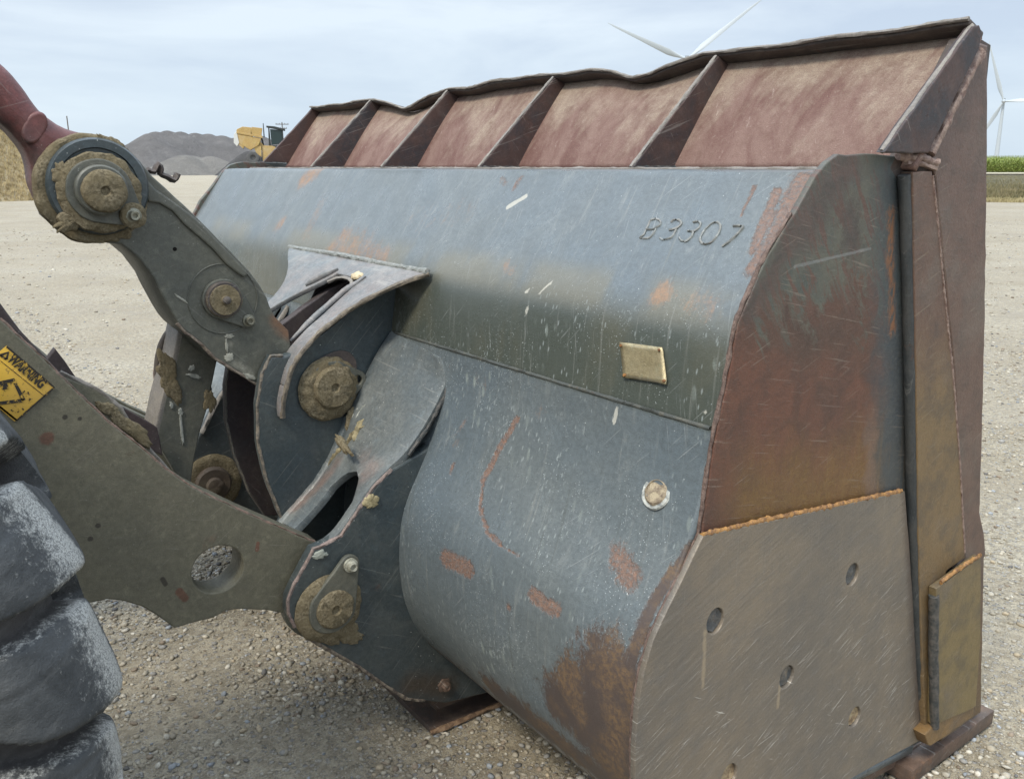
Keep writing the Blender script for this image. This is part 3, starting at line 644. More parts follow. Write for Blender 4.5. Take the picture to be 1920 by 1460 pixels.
def paint(name, strokes):
    a = np.zeros(len(VV))
    for pts, r, amt in strokes:
        pts = [np.array(p, float) for p in pts]
        best = np.full(len(VV), 1e9)
        if len(pts) == 1: best = np.linalg.norm(VV-pts[0], axis=1)
        for p, q in zip(pts[:-1], pts[1:]):
            ba = q-p; h = np.clip(((VV-p)@ba)/(ba@ba), 0, 1); best = np.minimum(best, np.linalg.norm(VV-p-h[:, None]*ba, axis=1))
        a = np.maximum(a, amt*np.clip(1.25-best/r*.75, 0, 1))
    at = me.attributes.new(name, 'FLOAT', 'POINT'); at.data.foreach_set('value', a)
paint('rust', [([(1.4461,1.042,1.6127),(1.4066,1.0345,1.5596),(1.3712,1.0312,1.5121),(1.3358,1.036,1.4644)], .030, .95), ([(1.4345,1.0868,1.5971),(1.4053,1.0797,1.5579),(1.3551,1.0696,1.4904)], .014, .95), ([(1.3858,1.0201,1.5317),(1.3508,1.0192,1.4846)], .016, .9), ([(1.4412,1.1438,1.6061),(1.3998,1.1388,1.5505)], .006, .8),
    ([(1.4533,1.0481,1.6224),(1.4356,1.0213,1.5985)], .03, .75), ([(1.1935,1.6081,1.06),(1.1675,1.6454,0.9814),(1.132,1.6644,0.9008)], .012, 1.0), ([(1.132,1.6644,0.9008),(1.1036,1.6356,0.847),(1.0811,1.57,0.8064),(1.0782,1.512,0.8011)], .008, .95), ([(1.0782,1.512,0.8011),(1.0758,1.4369,0.7969)], .003, .65),
    ([(1.0455,1.7071,0.7027),(1.0468,1.6009,0.7107)], .024, 1.0), ([(1.0549,1.3607,0.7434),(1.0543,1.2774,0.7417)], .018, 1.0), ([(1.0427,1.4331,0.6863)], .013, .75), ([(1.1237,1.1697,0.8849),(1.1129,1.1268,0.8643)], .034, .85),
    ([(1.1336,1.8002,0.9038),(1.1236,1.798,0.8847)], .010, .7), ([(1.447,1.9298,1.6138),(1.4295,1.9304,1.5903)], .016, .7), ([(1.4464,2.0153,1.613),(1.4361,1.9811,1.5993)], .012, .6), ([(1.0692,1.0347,0.7825),(1.1001,1.0058,0.8407),(1.1406,1.0015,0.9171)], .018, .62), ([(1.1805,1.8054,1.016),(1.1598,1.8389,0.961)], .010, .55)])
paint('orange', [([(1.4522,3.2731,1.6209),(1.437,3.3175,1.6004)], .06, .8), ([(1.3684,3.0535,1.5083),(1.2933,3.0164,1.4074)], .05, .5), ([(1.3104,3.3065,1.4303)], .05, .62), ([(1.2929,2.7292,1.4068),(1.278,2.5452,1.3856)], .08, .6), ([(1.2729,2.7737,1.378),(1.2744,2.3958,1.3807)], .05, .65), ([(1.3564,2.3518,1.4922),(1.3762,2.0726,1.5187)], .07, .35),
    ([(1.2841,1.2351,1.3943)], .035, .85), ([(1.2818,1.1469,1.391),(1.2785,1.1032,1.3864)], .04, .55), ([(1.1563,1.8209,0.9517)], .02, .5), ([(1.2763,1.0124,1.3833)], .02, .4), ([(1.2937,1.7819,1.4079),(1.2826,1.7442,1.3921)], .02, .6), ([(1.2036,1.534,1.0951)], .03, .5), ([(1.2071,1.7813,1.1091)], .05, .4)])
paint('bare', [([(1.0394,1.0858,0.6529),(1.0424,1.1162,0.5381),(1.0496,1.0596,0.4831)], .12, 1.05), ([(1.0385,1.1959,0.6254),(1.0426,1.2511,0.5373)], .07, .85), ([(1.0408,1.0436,0.675),(1.0593,1.0518,0.7553),(1.0907,1.0511,0.8237),(1.1292,1.0368,0.8955),(1.1564,1.0116,0.952)], .016, .95), ([(1.2, 1.03, .24), (1.2, 2.2, .24)], .13, 1.05), ([(1.4, 1.03, .15), (1.4, 4.2, .15)], .2, 1.2), ([(1.09, 1.05, .42), (1.09, 1.55, .40)], .06, .9)])
paint('white', [([(1.393,1.9126,1.5414),(1.4143,1.8629,1.5699)], .009, .9), ([(1.2598,1.6594,1.3531),(1.263,1.6488,1.3591)], .006, .8), ([(1.2581,1.6093,1.35),(1.2685,1.5943,1.3697),(1.2781,1.5765,1.3858)], .004, .85), ([(1.2497,1.6355,1.3221),(1.2454,1.6384,1.3055)], .007, .75), ([(1.2435,1.6067,1.2971)], .006, .8), ([(1.2182,1.2812,1.1558),(1.2113,1.2858,1.1268)], .007, .9), ([(1.2264,1.0549,1.1978)], .008, .7), ([(1.4395,4.223,1.6038)], .006, .8)])
shell = link('shell', me, SHELL, BK, None, 30)
so = shell.modifiers.new('thickness', 'SOLIDIFY'); so.thickness = .022; so.offset = -1

# weld lip along the crease
tube('crease_weld', [(1.2195, y, 1.171) for y in np.linspace(YN+.02, 2.24, 160)], .0048, steel('crease_paint', (.075, .08, .07), (.05, .055, .05), scr=0, rust_amt=.4, scale=3), shell, 8, .22, 22)
# side plates (the far one mirrors the near one)
sp_near = [(1.5195,1.6664),(1.4873,1.6536),(1.4543,1.6276),(1.398,1.5608),(1.3283,1.4864),(1.2764,1.4027),(1.2572,1.3703),(1.2378,1.2582),(1.2156,1.1721),(1.201,1.079),(1.1882,0.975),(1.154,0.9191),(1.1011,0.8477),(1.0647,0.7939),(1.0441,0.7347),(1.0332,0.6712),(1.0302,0.5802),(1.0348,0.5071)]
sp_rest = [(1.045, .44), (1.09, .36), (1.16, .28), (1.27, .215), (1.42, .195), (1.72, .172), (2.14, .098), (2.30, .062), (2.26, .62), (1.90, 1.655), (1.75, 1.664), (1.64, 1.668)]
for ys, nm in (((YN, YN+.014), 'near'), ((YF-.03, YF), 'far')):
    spo = plate('side_plate', sp_near+sp_rest, ys[0], ys[1], SIDE, BK, bev=.003, jit=.0014)
    if nm == 'near': side_near = spo
# rounded-over top corner of the side plate is in the outline; wear plate with plug holes
holes_px = [(1.2257,0.7858),(1.6935,0.7455),(1.476,0.5659),(1.7674,0.3437),(1.3008,0.3986)]
wear_out = [(1.1765,0.9798),(1.8808,0.903),(1.9294,0.7552),(2.0094,0.4973),(2.1247,0.1247)]+[(1.72, .168), (1.42, .192), (1.27, .212), (1.16, .276), (1.09, .356), (1.045, .44)]+[(1.0191,0.5236),(1.0174,0.5944),(1.0217,0.6836),(1.0326,0.744),(1.053,0.8025),(1.0889,0.8556),(1.1412,0.9262)]
wp = plate('wear_plate', wear_out, YN-.014, YN-.001, WEAR, BK, holes=[circle(a, b, .0245, 28, .027) for a, b in holes_px], bev=.002, jit=.0006)
for i, (a, b) in enumerate(holes_px):
    lathe('plug_weld', (a, YN-.003, b), [(.0255, 0), (.024, .0035), (.017, .002), (.008, .0045), (0, .004)], PLUG if i < 3 else weld_mat('sandy_plug', (.42, .32, .19), (.18, .12, .07)), wp, 24, lump=.0025, lf=90, seed=i)
bead('weld_bead', [(x, YN-.010, z) for x, z in [(1.1768,0.9784),(1.3395,0.9635),(1.5348,0.9413),(1.7155,0.9211),(1.8712,0.9053)]], .0062, WELD_ORANGE, BK, label='bright orange rusty weld bead along the top of the wear plate')
# rough weld along the rear edge of the side plate
tube('weld_bead', [(x-.004, YN+.006, z) for x, z in densify(sp_near[3:], .01, False)], .0042, weld_mat('edge_scale', (.19, .13, .105), (.085, .055, .045)), BK, 6, .5, 80, seed=4)
tube('weld_bead', [(x-.003, YN-.004, z) for x, z in densify(sp_near[10:], .008, False)], .0052, weld_mat('edge_scale_red', (.24, .155, .13), (.09, .055, .045)), BK, 6, .6, 70, seed=9)
# upright stiffener, proud of the side plate
st_out = [(1.7386,1.6333),(1.8122,1.6349),(1.8513,1.5463),(1.9283,1.356),(2.007,1.1726),(2.0987,0.9286),(2.1944,0.6502),(2.1027,0.6392),(2.0941,0.5969),(2.1737,0.1542),(2.1333,0.1113),(2.1108,0.1397),(2.0187,0.4707),(1.937,0.7864),(1.8419,1.1965),(1.7832,1.4376)]
plate('stiffener', st_out, .985, YN-.0015, STIFF, BK, bev=.003, jit=.001)
tube('weld_bead', [(p_[0], 1.000, p_[1]) for p_ in catmull([(1.732,1.6269),(1.7825,1.4363),(1.8402,1.1939),(1.904,0.9258),(2.0047,0.544),(2.1308,0.122)], .02, False)], .0125, steel('fillet_dark', (.03, .036, .04), (.055, .055, .052), dust_amt=.3, dust=(.12, .11, .10), rust_amt=.5, rust=(.13, .06, .035), rough=.5, scr=.2, ang=(1.5, 1.6), scale=2), BK, 12, .12, 24, label='dark weld fillet beside the upright stiffener')
bead('weld_bead', [(x, .985, z) for x, z in [(1.8168,1.6241),(1.8513,1.5463),(1.9283,1.356),(2.007,1.1726),(2.0987,0.9286),(2.1874,0.6673)]], .0032, WELD_RED, BK)
for k, dz in enumerate((0, .010)):
    tube('weld_bead', densify([(1.70+.03*k, .998, 1.664-dz), (1.77, .992, 1.662-dz), (1.825, .985, 1.650-dz)], .006, False), .0085-.002*k, WELD_RED, BK, 8, .6, 60, seed=k)
# side cutter behind it, wider, reaching up beside the spill guard
cut_out = [(1.8442,1.6368),(1.7872,1.6671),(1.8243,1.7261),(1.935,1.897),(1.98,1.8981),(2.006,1.8957),(2.0684,1.6565),(2.1595,1.2811),(2.2213,0.9995),(2.2724,0.7537),(2.3147,0.6815),(2.3424,0.611),(2.3355,0.6035),(2.4589,0.0702),(2.2313,0.0703),(2.1275,0.5812),(2.2174,0.6387),(2.0412,1.1652)]
plate('side_cutter', cut_out, .998, 1.013, CUTTER, BK, bev=.005, jit=.0016)
plate('side_cutter', cut_out, YF+.0005, YF+.016, CUTTER, BK, bev=.005, jit=.0016)
plate('stiffener', st_out, YF+.0015, YF+.029, STIFF, BK, bev=.007)
# lower cutter plate, thick, with a weld down its rear edge
lc_out = [(2.0161,0.6246),(2.2345,0.6502),(2.3026,0.3846),(2.3347,0.1614),(2.3045,0.1619),(2.1023,0.1988)]
plate('corner_wear_block', lc_out, .964, .984, LOWCUT, BK, bev=.0022)
plate('corner_wear_block', lc_out, YF+.030, YF+.059, LOWCUT, BK, bev=.005)
tube('weld_bead', densify([(x, .970, z) for x, z in [(2.0212,0.6021),(2.0598,0.4171),(2.1172,0.1837)]], .01, False), .0125, WELD_DARK, BK, 10, .14, 30)
bead('weld_bead', [(x, .966, z+.004) for x, z in [(2.0395,0.6299),(2.1205,0.6408),(2.2335,0.6501)]], .0062, WELD_ORANGE, BK)
tb = [(2.0628,0.1822),(2.1328,0.1947),(2.3324,0.1552),(2.3413,0.1324),(2.3288,0.122),(2.1071,0.1265),(2.0913,0.1368)]
plate('adapter_block', tb, .968, 1.010, cutter_mat('adapter_patina', -.5, -.4, 3, (.20, .13, .06), (.22, .13, .05)), BK, bev=.004, jit=.003)
# cutting edge lying on the ground
ce = [(2.0627,1.0526,0.058),(2.0797,0.9881,0.058),(2.5236,0.9948,0.058),(2.5493,1.0536,0.058)]
nx, ny = ce[1][0], ce[1][1]; fx = ce[2][0]
ceo = prism('cutting_edge', [(nx-.02, ny-.002, .060), (fx, ny+.0, .056), (fx, YF+.06, .056), (nx-.02, YF+.06, .060)], .045, SKID, BK, .004)
prism('floor_plate', [(1.9, YN+.02, .090), (2.30, YN+.02, .052), (2.30, YF-.02, .052), (1.9, YF-.02, .090)], .03, SKID, BK, .004)

# ---- spill guard: sloping plate, wavy top flange, six ribs, top deck
def gy(y): return YN+.0+(y-1.0)
root = (1.752, 1.634); topp = (1.952, 1.903)
G_Y = np.linspace(.985, 4.27, 150); ng = 26
rows = []; 
DENT = [(1.95, .030, .14), (3.42, .034, .11), (2.75, -.004, .2), (2.62, .006, .1), (2.02, -.004, .3)]
# sag of the flange edge measured from the wavy lip: (Y, drop)
WAVE = [(.9, 0), (1.60, 0), (1.70, -.006), (1.80, .012), (1.90, .030), (1.98, .034), (2.06, .012), (2.16, .0), (2.33, .0), (2.5, -.006), (2.72, -.003), (2.85, .006), (2.98, .002), (3.12, .012), (3.28, .045), (3.36, .052), (3.46, .030), (3.58, .004), (3.64, 0), (3.85, .006), (4.1, .004), (4.4, 0)]
def wave(y): return float(np.interp(y, [a for a, b in WAVE], [b for a, b in WAVE]))
gv, gff = [], []
for i, y in enumerate(G_Y):
    for j in range(ng):
        t = j/(ng-1); s = wave(y)*t**3
        gv.append((root[0]+(topp[0]-root[0])*t-.006*math.sin(t*math.pi)+s*.5, y, root[1]+(topp[1]-root[1])*t-s*.8+.003*mnoise.noise((y*3, t*2, 8))))
for i in range(len(G_Y)-1):
    for j in range(ng-1): gff.append((i*ng+j, (i+1)*ng+j, (i+1)*ng+j+1, i*ng+j+1))
gme = mesh('spill_guard', gv, gff); uvl = gme.uv_layers.new(name='UVMap')
for l in gme.loops:
    vi = l.vertex_index; uvl.data[l.index].uv = (gv[vi][1], (vi % ng)/(ng-1)*.335)
# stretch V so that 1 unit of V equals the height 0.335 m: keep isotropic noise by scaling in the material
sg = link('spill_guard', gme, GUARD, BK, None, 40); s = sg.modifiers.new('thickness', 'SOLIDIFY'); s.thickness = .016; s.offset = -1
# flange
fe_out, fe_in = (1.893, 1.930), (1.955, 1.909)
rows = []
for y in np.linspace(.985, 4.27, 190):
    wv = wave(y); r = []
    for k in range(6):
        t = k/5; z = fe_out[1]+(fe_in[1]-fe_out[1])*t; x = fe_out[0]+(fe_in[0]-fe_out[0])*t
        r.append((x+.012*mnoise.noise((y*4, 2, 2))*(1-t)+wv*.35*(1-t), y, z-wv*(1-.35*t)-.002*math.sin(y*23)*(1-t)))
    rows.append(r)
fl = slab_grid('guard_flange', rows, .013, FLANGEM, BK)
tube('edge_wear', [(r[0][0]-.0045, r[0][1], r[0][2]+.004) for r in rows], .0048, GREYEDGE, fl, 6, .4, 60)
bead('weld_bead', [(1.947-.004, y, 1.897-wave(y)*.85) for y in np.linspace(1.0, 4.25, 60)], .006, WELD_RED, BK)
rib_poly = [(1.588, 1.640), (1.891, 1.925), (1.950, 1.900), (1.765, 1.636)]
for k, y in enumerate((1.645, 2.33, 2.975, 3.61)):
    rp = plate('guard_rib', rib_poly, y, y+.016, RIBM, BK, bev=.002, jit=.0012)
    tube('edge_wear', densify([(1.590, y+.008, 1.643), (1.889, y+.008, 1.926)], .01, False), .0055, GREYEDGE, rp, 6, .4, 50, seed=k)
    tube('weld_bead', densify([(1.757, y-.003, 1.640), (1.944, y-.003, 1.893)], .006, False), .0065, WELD_RED, rp, 6, .5, 70, seed=k)
    tube('weld_bead', densify([(1.60, y-.002, 1.641), (1.757, y-.003, 1.640)], .006, False), .006, WELD_DARK, rp, 6, .5, 70, seed=k+9)
# end ribs
plate('guard_end_plate', [(1.70, 1.64), (1.90, 1.90), (1.955, 1.92), (2.05, 1.90), (2.06, 1.6), (1.75, 1.6)], 1.0135, 1.03, FLANGEM, BK, bev=.003)
er = plate('guard_rib', [(1.6133,1.6703),(1.8929,1.9207),(1.916,1.9246),(1.9306,1.9114),(1.9255,1.8798),(1.7749,1.669)], .976, .9965, RIBM, BK, bev=.003, jit=.0014, label='end rib of the spill guard, dark slate, nearest the cutter')
tube('edge_wear', densify([(x, .986, z) for x, z in [(1.6191,1.6725),(1.7611,1.801),(1.9042,1.9233)]], .01, False), .0062, GREYEDGE, er, 7, .25, 40)
tube('weld_bead', densify([(x, .990, z) for x, z in [(1.8059,1.6671),(1.8708,1.7642),(1.9595,1.8789)]], .006, False), .0115, WELD_RED, er, 8, .35, 40)
plate('guard_rib', [(1.625, 1.668), (1.897, 1.924), (1.950, 1.900), (1.765, 1.668)], 4.255, 4.275, RIBM, BK, bev=.002, jit=.0012)
# deck strip between the shell and the guard
prism('top_deck', [(1.585, YN+.03, 1.6375), (1.585, YF-.03, 1.6375), (1.80, YF-.03, 1.6335), (1.80, YN+.03, 1.6335)][::-1], .02, RIBM, BK, .002)
tube('weld_bead', [(1.748, y, 1.637) for y in np.linspace(1.03, 4.2, 200)], .006, WELD_RED, BK, 6, .6, 50)
tube('deck_lip', [(1.574, y, 1.639) for y in np.linspace(1.05, 4.3, 240)], .0045, GREYEDGE, BK, 6, .7, 34)

# ---- hinge ears
ear_px = [(735,880),(700,915),(670,960),(640,1005),(612,1030),(588,1026),(574,1057),(553,1094),(541,1123),(541,1148),(553,1176),(582,1197),(623,1222),(673,1250),(726,1287),(763,1310)]
ear_rear = [(1.1318,0.9101),(1.0248,0.8755),(0.9681,0.8363),(0.9192,0.7814),(0.871,0.7272),(0.8112,0.7126),(0.7938,0.7115),(0.7715,0.6784),(0.7386,0.6339),(0.7191,0.5973),(0.7165,0.5612),(0.7303,0.5147),(0.7692,0.4692),(0.8267,0.4098),(0.9004,0.3378),(0.9823,0.2452),(1.0427,0.1819),(1.0996,0.1519)]
ear_out = ear_rear+[(1.17, .115), (1.42, .075), (1.50, .15), (1.14, .33), (1.06, .55), (1.07, .72), (1.13, .86), (1.16, .935)]
ear_near = plate('hinge_ear', ear_out, 1.93, 1.972, SLATE, BK, bev=.006, jit=.001)
inner_px = [(1.2296,1.2997),(1.1498,1.2754),(1.0625,1.2251),(0.9894,1.181),(0.928,1.1458),(0.8808,1.1399),(0.8475,1.1443),(0.82,1.1002),(0.7995,1.0127),(0.7926,0.9064),(0.8084,0.7929),(0.846,0.6622)]
inner_out = inner_px+[(.80, .60), (.745, .55), (.75, .50), (.80, .44), (.90, .338), (.982, .245), (1.043, .182), (1.17, .13), (1.42, .09), (1.5, .15), (1.14, .33), (1.06, .55), (1.075, .72), (1.13, .86), (1.20, 1.02), (1.235, 1.172), (1.25, 1.30)]
plate('hinge_ear', inner_out, 2.27, 2.308, SLATE, BK, bev=.006, jit=.001)
tilt_out = inner_px+[(0.8887,0.5757)]+[(.98, .56), (1.06, .60), (1.075, .72), (1.13, .86), (1.20, 1.02), (1.235, 1.172), (1.25, 1.30)]
plate('tilt_ear', tilt_out, 2.53, 2.565, MAROON, BK, bev=.004)
far_in = [(1.21, 1.14), (1.12, 1.02), (1.02, .93), (.93, .835), (.85, .71), (.80, .60), (.745, .55), (.75, .50), (.80, .44), (.90, .338), (1.043, .182), (1.42, .09), (1.5, .15), (1.14, .33), (1.06, .55), (1.075, .72), (1.13, .86), (1.20, 1.02)]
plate('hinge_ear', far_in, 3.05, 3.09, DARKBLUE, BK, bev=.005)
plate('hinge_ear', ear_out, 3.40, 3.44, DARKBLUE, BK, bev=.005)
tube('edge_wear', densify([(1.215, 3.04, 1.15), (1.12, 3.04, 1.028), (1.02, 3.04, .938), (.93, 3.04, .843), (.86, 3.04, .73)], .01, False), .009, GREYEDGE, BK, 6, .3, 40)
# worn bright rim on the near ear edges
tube('edge_wear', densify([(x+.001, 1.934, z) for x, z in ear_rear[1:12]], .008, False), .0052, weld_mat('ear_rim', (.26, .19, .165), (.12, .10, .09)), ear_near, 6, .4, 60)
tube('edge_wear', densify([(x+.001, 1.934, z) for x, z in ear_rear[12:]], .008, False), .006, weld_mat('ear_rim_low', (.24, .20, .15), (.07, .055, .05)), ear_near, 6, .5, 60)
tube('edge_wear', densify([(x+.001, 2.274, z) for x, z in inner_px[5:]], .008, False), .005, weld_mat('ear_rim_mid', (.22, .18, .135), (.10, .095, .085)), BK, 6, .4, 60)
tube('edge_wear', densify([(x+.001, 2.534, z) for x, z in inner_px[5:]], .008, False), .004, weld_mat('ear_rim_far', (.18, .16, .13), (.10, .095, .085)), BK, 6, .4, 60)

# ---- pad plate: leaves the shell near the crease and forks down to the hinge ears
Rr = [(1.2189,1.935,1.1415),(1.2107,1.935,1.0851),(1.1858,1.935,1.04),(1.1368,1.935,0.971),(1.0771,1.935,0.9078),(1.0274,1.935,0.8735),(0.9706,1.935,0.8342),(0.9216,1.935,0.7792),(0.8734,1.935,0.7278),(0.8305,1.935,0.7054)]
Lr = [(1.2249,2.262,1.1672),(1.1873,2.262,1.1266),(1.1476,2.262,1.0705),(1.1075,2.262,1.0036),(1.0709,2.262,0.9331),(1.0398,2.262,0.8683),(1.0039,2.262,0.808),(0.9584,2.262,0.7518),(0.9023,2.262,0.7037),(0.8437,2.262,0.654)]
rows = []
ys_r = [1.975, 1.94, 1.935, 1.935, 1.935, 1.935, 1.935, 1.935, 1.935, 1.935]
for i, (a, b) in enumerate(zip(Rr, Lr)):
    a = np.array(a); b = np.array(b); a[1] = ys_r[i]
    rows.append([b+(a-b)*t for t in (0, .13, .27, .45, .6, .75, .88, 1)])
def refine(rows, k=4):
    n, m_ = len(rows), len(rows[0]); out = []
    cols = [catmull([rows[i][j] for i in range(n)], 1e9, False) for j in range(m_)]
    res = []
    for i in range(n-1):
        for q in range(k):
            t = q/k; r = []
            for j in range(m_):
                a, b, c, d = (np.array(rows[max(i-1, 0)][j]), np.array(rows[i][j]), np.array(rows[i+1][j]), np.array(rows[min(i+2, n-1)][j]))
                r.append(.5*((2*b)+(-a+c)*t+(2*a-5*b+4*c-d)*t*t+(-a+3*b-3*c+d)*t**3))
            res.append(r)
    res.append([np.array(p) for p in rows[-1]]); return res
RR = refine(rows, 5)
def slotpos(i):                         # slot edges close to a round tip
    t = (i-26)/5
    return t
for i, r in enumerate(RR):
    # bend the sheet's slot edges together near the tip
    if i >= 29:
        k = min(1, max(0, (i-29)/5)); lo = .34; hi = .88
        mid_ = .62; e0 = mid_+(lo-mid_)*math.sqrt(k); e1 = mid_+(hi-mid_)*math.sqrt(k)
        a, b = r[0], r[-1]
        newt = [0, e0*.5, e0, (e0*2+e1)/3, (e0+2*e1)/3, e1, (1+e1)/2, 1]
        RR[i] = [a+(b-a)*t for t in newt]
    else:
        k = i/29; base = [0, .13, .27, .45, .6, .75, .88, 1]; tgt = [0, .31, .62, .62, .62, .62, .81, 1]
        w_ = max(0, (k-.6)/.4)**2
        a, b = r[0], r[-1]; RR[i] = [a+(b-a)*(x*(1-w_)+y*w_) for x, y in zip(base, tgt)]
pad = slab_grid('hinge_pad', [[tuple(p) for p in r] for r in RR], .02, PADM, BK, keep=lambda i, j: not (i >= 29 and 2 <= j <= 4))
tube('weld_bead', densify([np.array(Rr[i])+np.array((.0, -.004, -.004)) for i in range(0, 5)], .01, False), .006, WELD_DARK, pad, 6, .4, 60)
# rail along the top of the inner ear (left fork)
rail = [np.array(p) for p in Lr[4:]]
tube('fork_rail', densify([p+np.array((0, .004, -.004)) for p in rail], .01, False), .019, PADM, BK, 8, .15, 30, flat=1.1)
# mirrored pad on the far pair, seen between the plates
rows2 = [[(p[0], 2*2.685-p[1], p[2]) for p in r][::-1] for r in RR]
slab_grid('hinge_pad', rows2, .02, PADM, BK, keep=lambda i, j: not (i >= 29 and 2 <= j <= 4))

# ---- saddle flange over the tilt ears
sp_ = [(1.247, 1.357), (1.20, 1.338), (1.15, 1.310), (1.10, 1.280), (1.06, 1.253), (1.02, 1.225), (.98, 1.198), (.95, 1.173), (.92, 1.145), (.895, 1.11), (.875, 1.06), (.862, 1.01), (.860, .972)]
yn = [2.082, 2.12, 2.165, 2.20, 2.222, 2.235, 2.24, 2.24, 2.24, 2.24, 2.24, 2.243, 2.245]
s1_ = [2.33, 2.33, 2.325, 2.315, 2.312, 2.31, 2.31, 2.31, 2.31, 2.31, 2.30, 2.29, 2.272]
s2_ = [2.50, 2.50, 2.51, 2.545, 2.585, 2.62, 2.64, 2.64, 2.63, 2.63, 2.62, 2.61, 2.60]
yf = [3.07, 2.97, 2.85, 2.76, 2.72, 2.70, 2.69, 2.68, 2.67, 2.66, 2.65, 2.64, 2.62]
rows = []
for k, (x, z) in enumerate(sp_):
    rows.append([(x, yn[k], z), (x, yn[k]+.02, z), (x, (yn[k]+s1_[k])/2+.01, z), (x, s1_[k], z), (x, s2_[k], z), (x, (s2_[k]+yf[k])/2, z), (x, yf[k], z)])
RS = refine(rows, 3)
saddle = slab_grid('saddle_flange', [[tuple(p) for p in r] for r in RS[:31]], .016, SADDLE, BK, keep=lambda i, j: not (j == 3 and i >= 5))
rows_n = [[r[0], r[1], r[2]] for r in RS]
slab_grid('saddle_flange', [[tuple(p+np.array((0, 0, 0))) for p in r] for r in rows_n[30:]], .016, SADDLE, BK)
tube('edge_wear', [tuple(r[0]+np.array((0, .002, .0))) for r in RS], .0072, weld_mat('saddle_rim', (.20, .165, .12), (.10, .085, .07)), saddle, 6, .3, 50)
tube('weld_bead', [(1.243, y, 1.364-.002*math.sin(y*9)) for y in np.linspace(2.085, 3.06, 90)], .0095, WELD_PAINT, saddle, 7, .35, 60)
for y, a, b in ((2.330, .0, .42),):
    tube('slot_rib', densify([(1.17, y-(.012 if y < 2.4 else -.012), 1.334), (1.10, y, 1.292), (1.0, y, 1.222), (.93, y, 1.168)], .01, False), [.011]*0 or .010, SADDLE, saddle, 8, .2, 30, taper=True)
tube('slot_rib', densify([(1.175, 2.515, 1.338), (1.13, 2.545, 1.313), (1.09, 2.575, 1.288)], .01, False), .012, SADDLE, saddle, 8, .2, 30, taper=True)
tube('slot_rim', [(1.135, 2.345, 1.306), (1.150, 2.37, 1.314), (1.157, 2.40, 1.318), (1.158, 2.44, 1.319), (1.150, 2.47, 1.315), (1.13, 2.495, 1.303)], .006, GREYEDGE, saddle, 6, .3, 50)
mud('mud_splat', (1.17, 2.375, 1.332), .016, .028, .006, weld_mat('pale_mud', (.62, .52, .34), (.45, .36, .22)), saddle, 3, axis=(-.5, 0, .85))
prism('web_plate', [(1.235, 2.31, 1.20), (1.235, 2.66, 1.20), (.93, 2.66, 1.00), (.93, 2.31, 1.00)], .015, MAROON, BK)
# web between the tilt ears, dark inside the slot
plate('gusset', [(1.245, 1.35), (1.15, 1.29), (1.05, 1.12), (1.0, 1.0), (1.12, .95), (1.23, 1.17)], 2.60, 2.612, MAROON, BK)

# ---- pins
def keeper(name, cx, cz, r, bx, bz, br, y0, y1, mat, parent, hole=False):
    a = math.atan2(bz-cz, bx-cx); d = math.hypot(bx-cx, bz-cz); al = math.acos((r-br)/d); pts = []
    for i in range(28):
        t = a+al+(2*math.pi-2*al)*i/27; pts.append((cx+r*math.cos(t), cz+r*math.sin(t)))
    for i in range(12):
        t = a-al+2*al*i/11; pts.append((bx+br*math.cos(t), bz+br*math.sin(t)))
    return plate(name, pts, y0, y1, mat, parent, holes=[circle(bx, bz, br*.5, 20)] if hole else (), bev=.003)
def bolt(x, y, z, r, parent, mat=None):
    o = lathe('bolt', (x, y, z), [(r*1.45, 0), (r*1.45, .006), (r*1.1, .007), (r, .008), (r, .018), (r*.8, .022), (r*.45, .021), (r*.4, .016), (0, .016)], mat or BOLT, parent, 24, lump=.0006, lf=120)
    return o
# hinge pin on the near ear
px, pz = [(0.8272,0.5431)][0]; bx, bz = [(0.8811,0.6528)][0]
pin = lathe('hinge_pin', (px+.005, 1.93, pz), [(.052, -.03), (.052, .026), (.047, .031), (.014, .033), (.009, .026), (0, .024)], MUD, BK, 48, lump=.003, seed=2)
keeper('keeper_plate', px, pz, .066, bx, bz, .026, 1.908, 1.922, LEVER, BK); bolt(bx, 1.908, bz, .013, pin, weld_mat('pale_bolt', (.38, .37, .30), (.24, .23, .18)))
lathe('mud_ring', (px-.004, 1.93, pz-.003), [(.090, -.004), (.094, .004), (.088, .010), (.074, .014), (.062, .017), (.052, .015)], MUD, BK, 64, lump=.006, seed=5)
mud('mud_splat', (px+.045, 1.929, pz-.095), .05, .028, .005, MUD, BK, 2, rot=-.6); mud('mud_splat', (px-.01, 1.929, pz-.075), .06, .03, .009, MUD, BK, 6, rot=-.5)
mud('mud_splat', [(0.9576,1.928,0.8023)][0], .022, .02, .006, weld_mat('tan_mud', (.36, .30, .17), (.24, .20, .11)), BK, 8)
mud('mud_splat', [(0.809,1.928,0.6933)][0], .02, .012, .003, weld_mat('pale_lime', (.33, .34, .29), (.22, .24, .21)), BK, 18)
lathe('bolt', [(1.1657,1.93,0.1801)][0], [(.022, 0), (.022, .006), (.014, .008), (.013, .022), (.007, .024), (0, .02)], SKID, BK, 6)
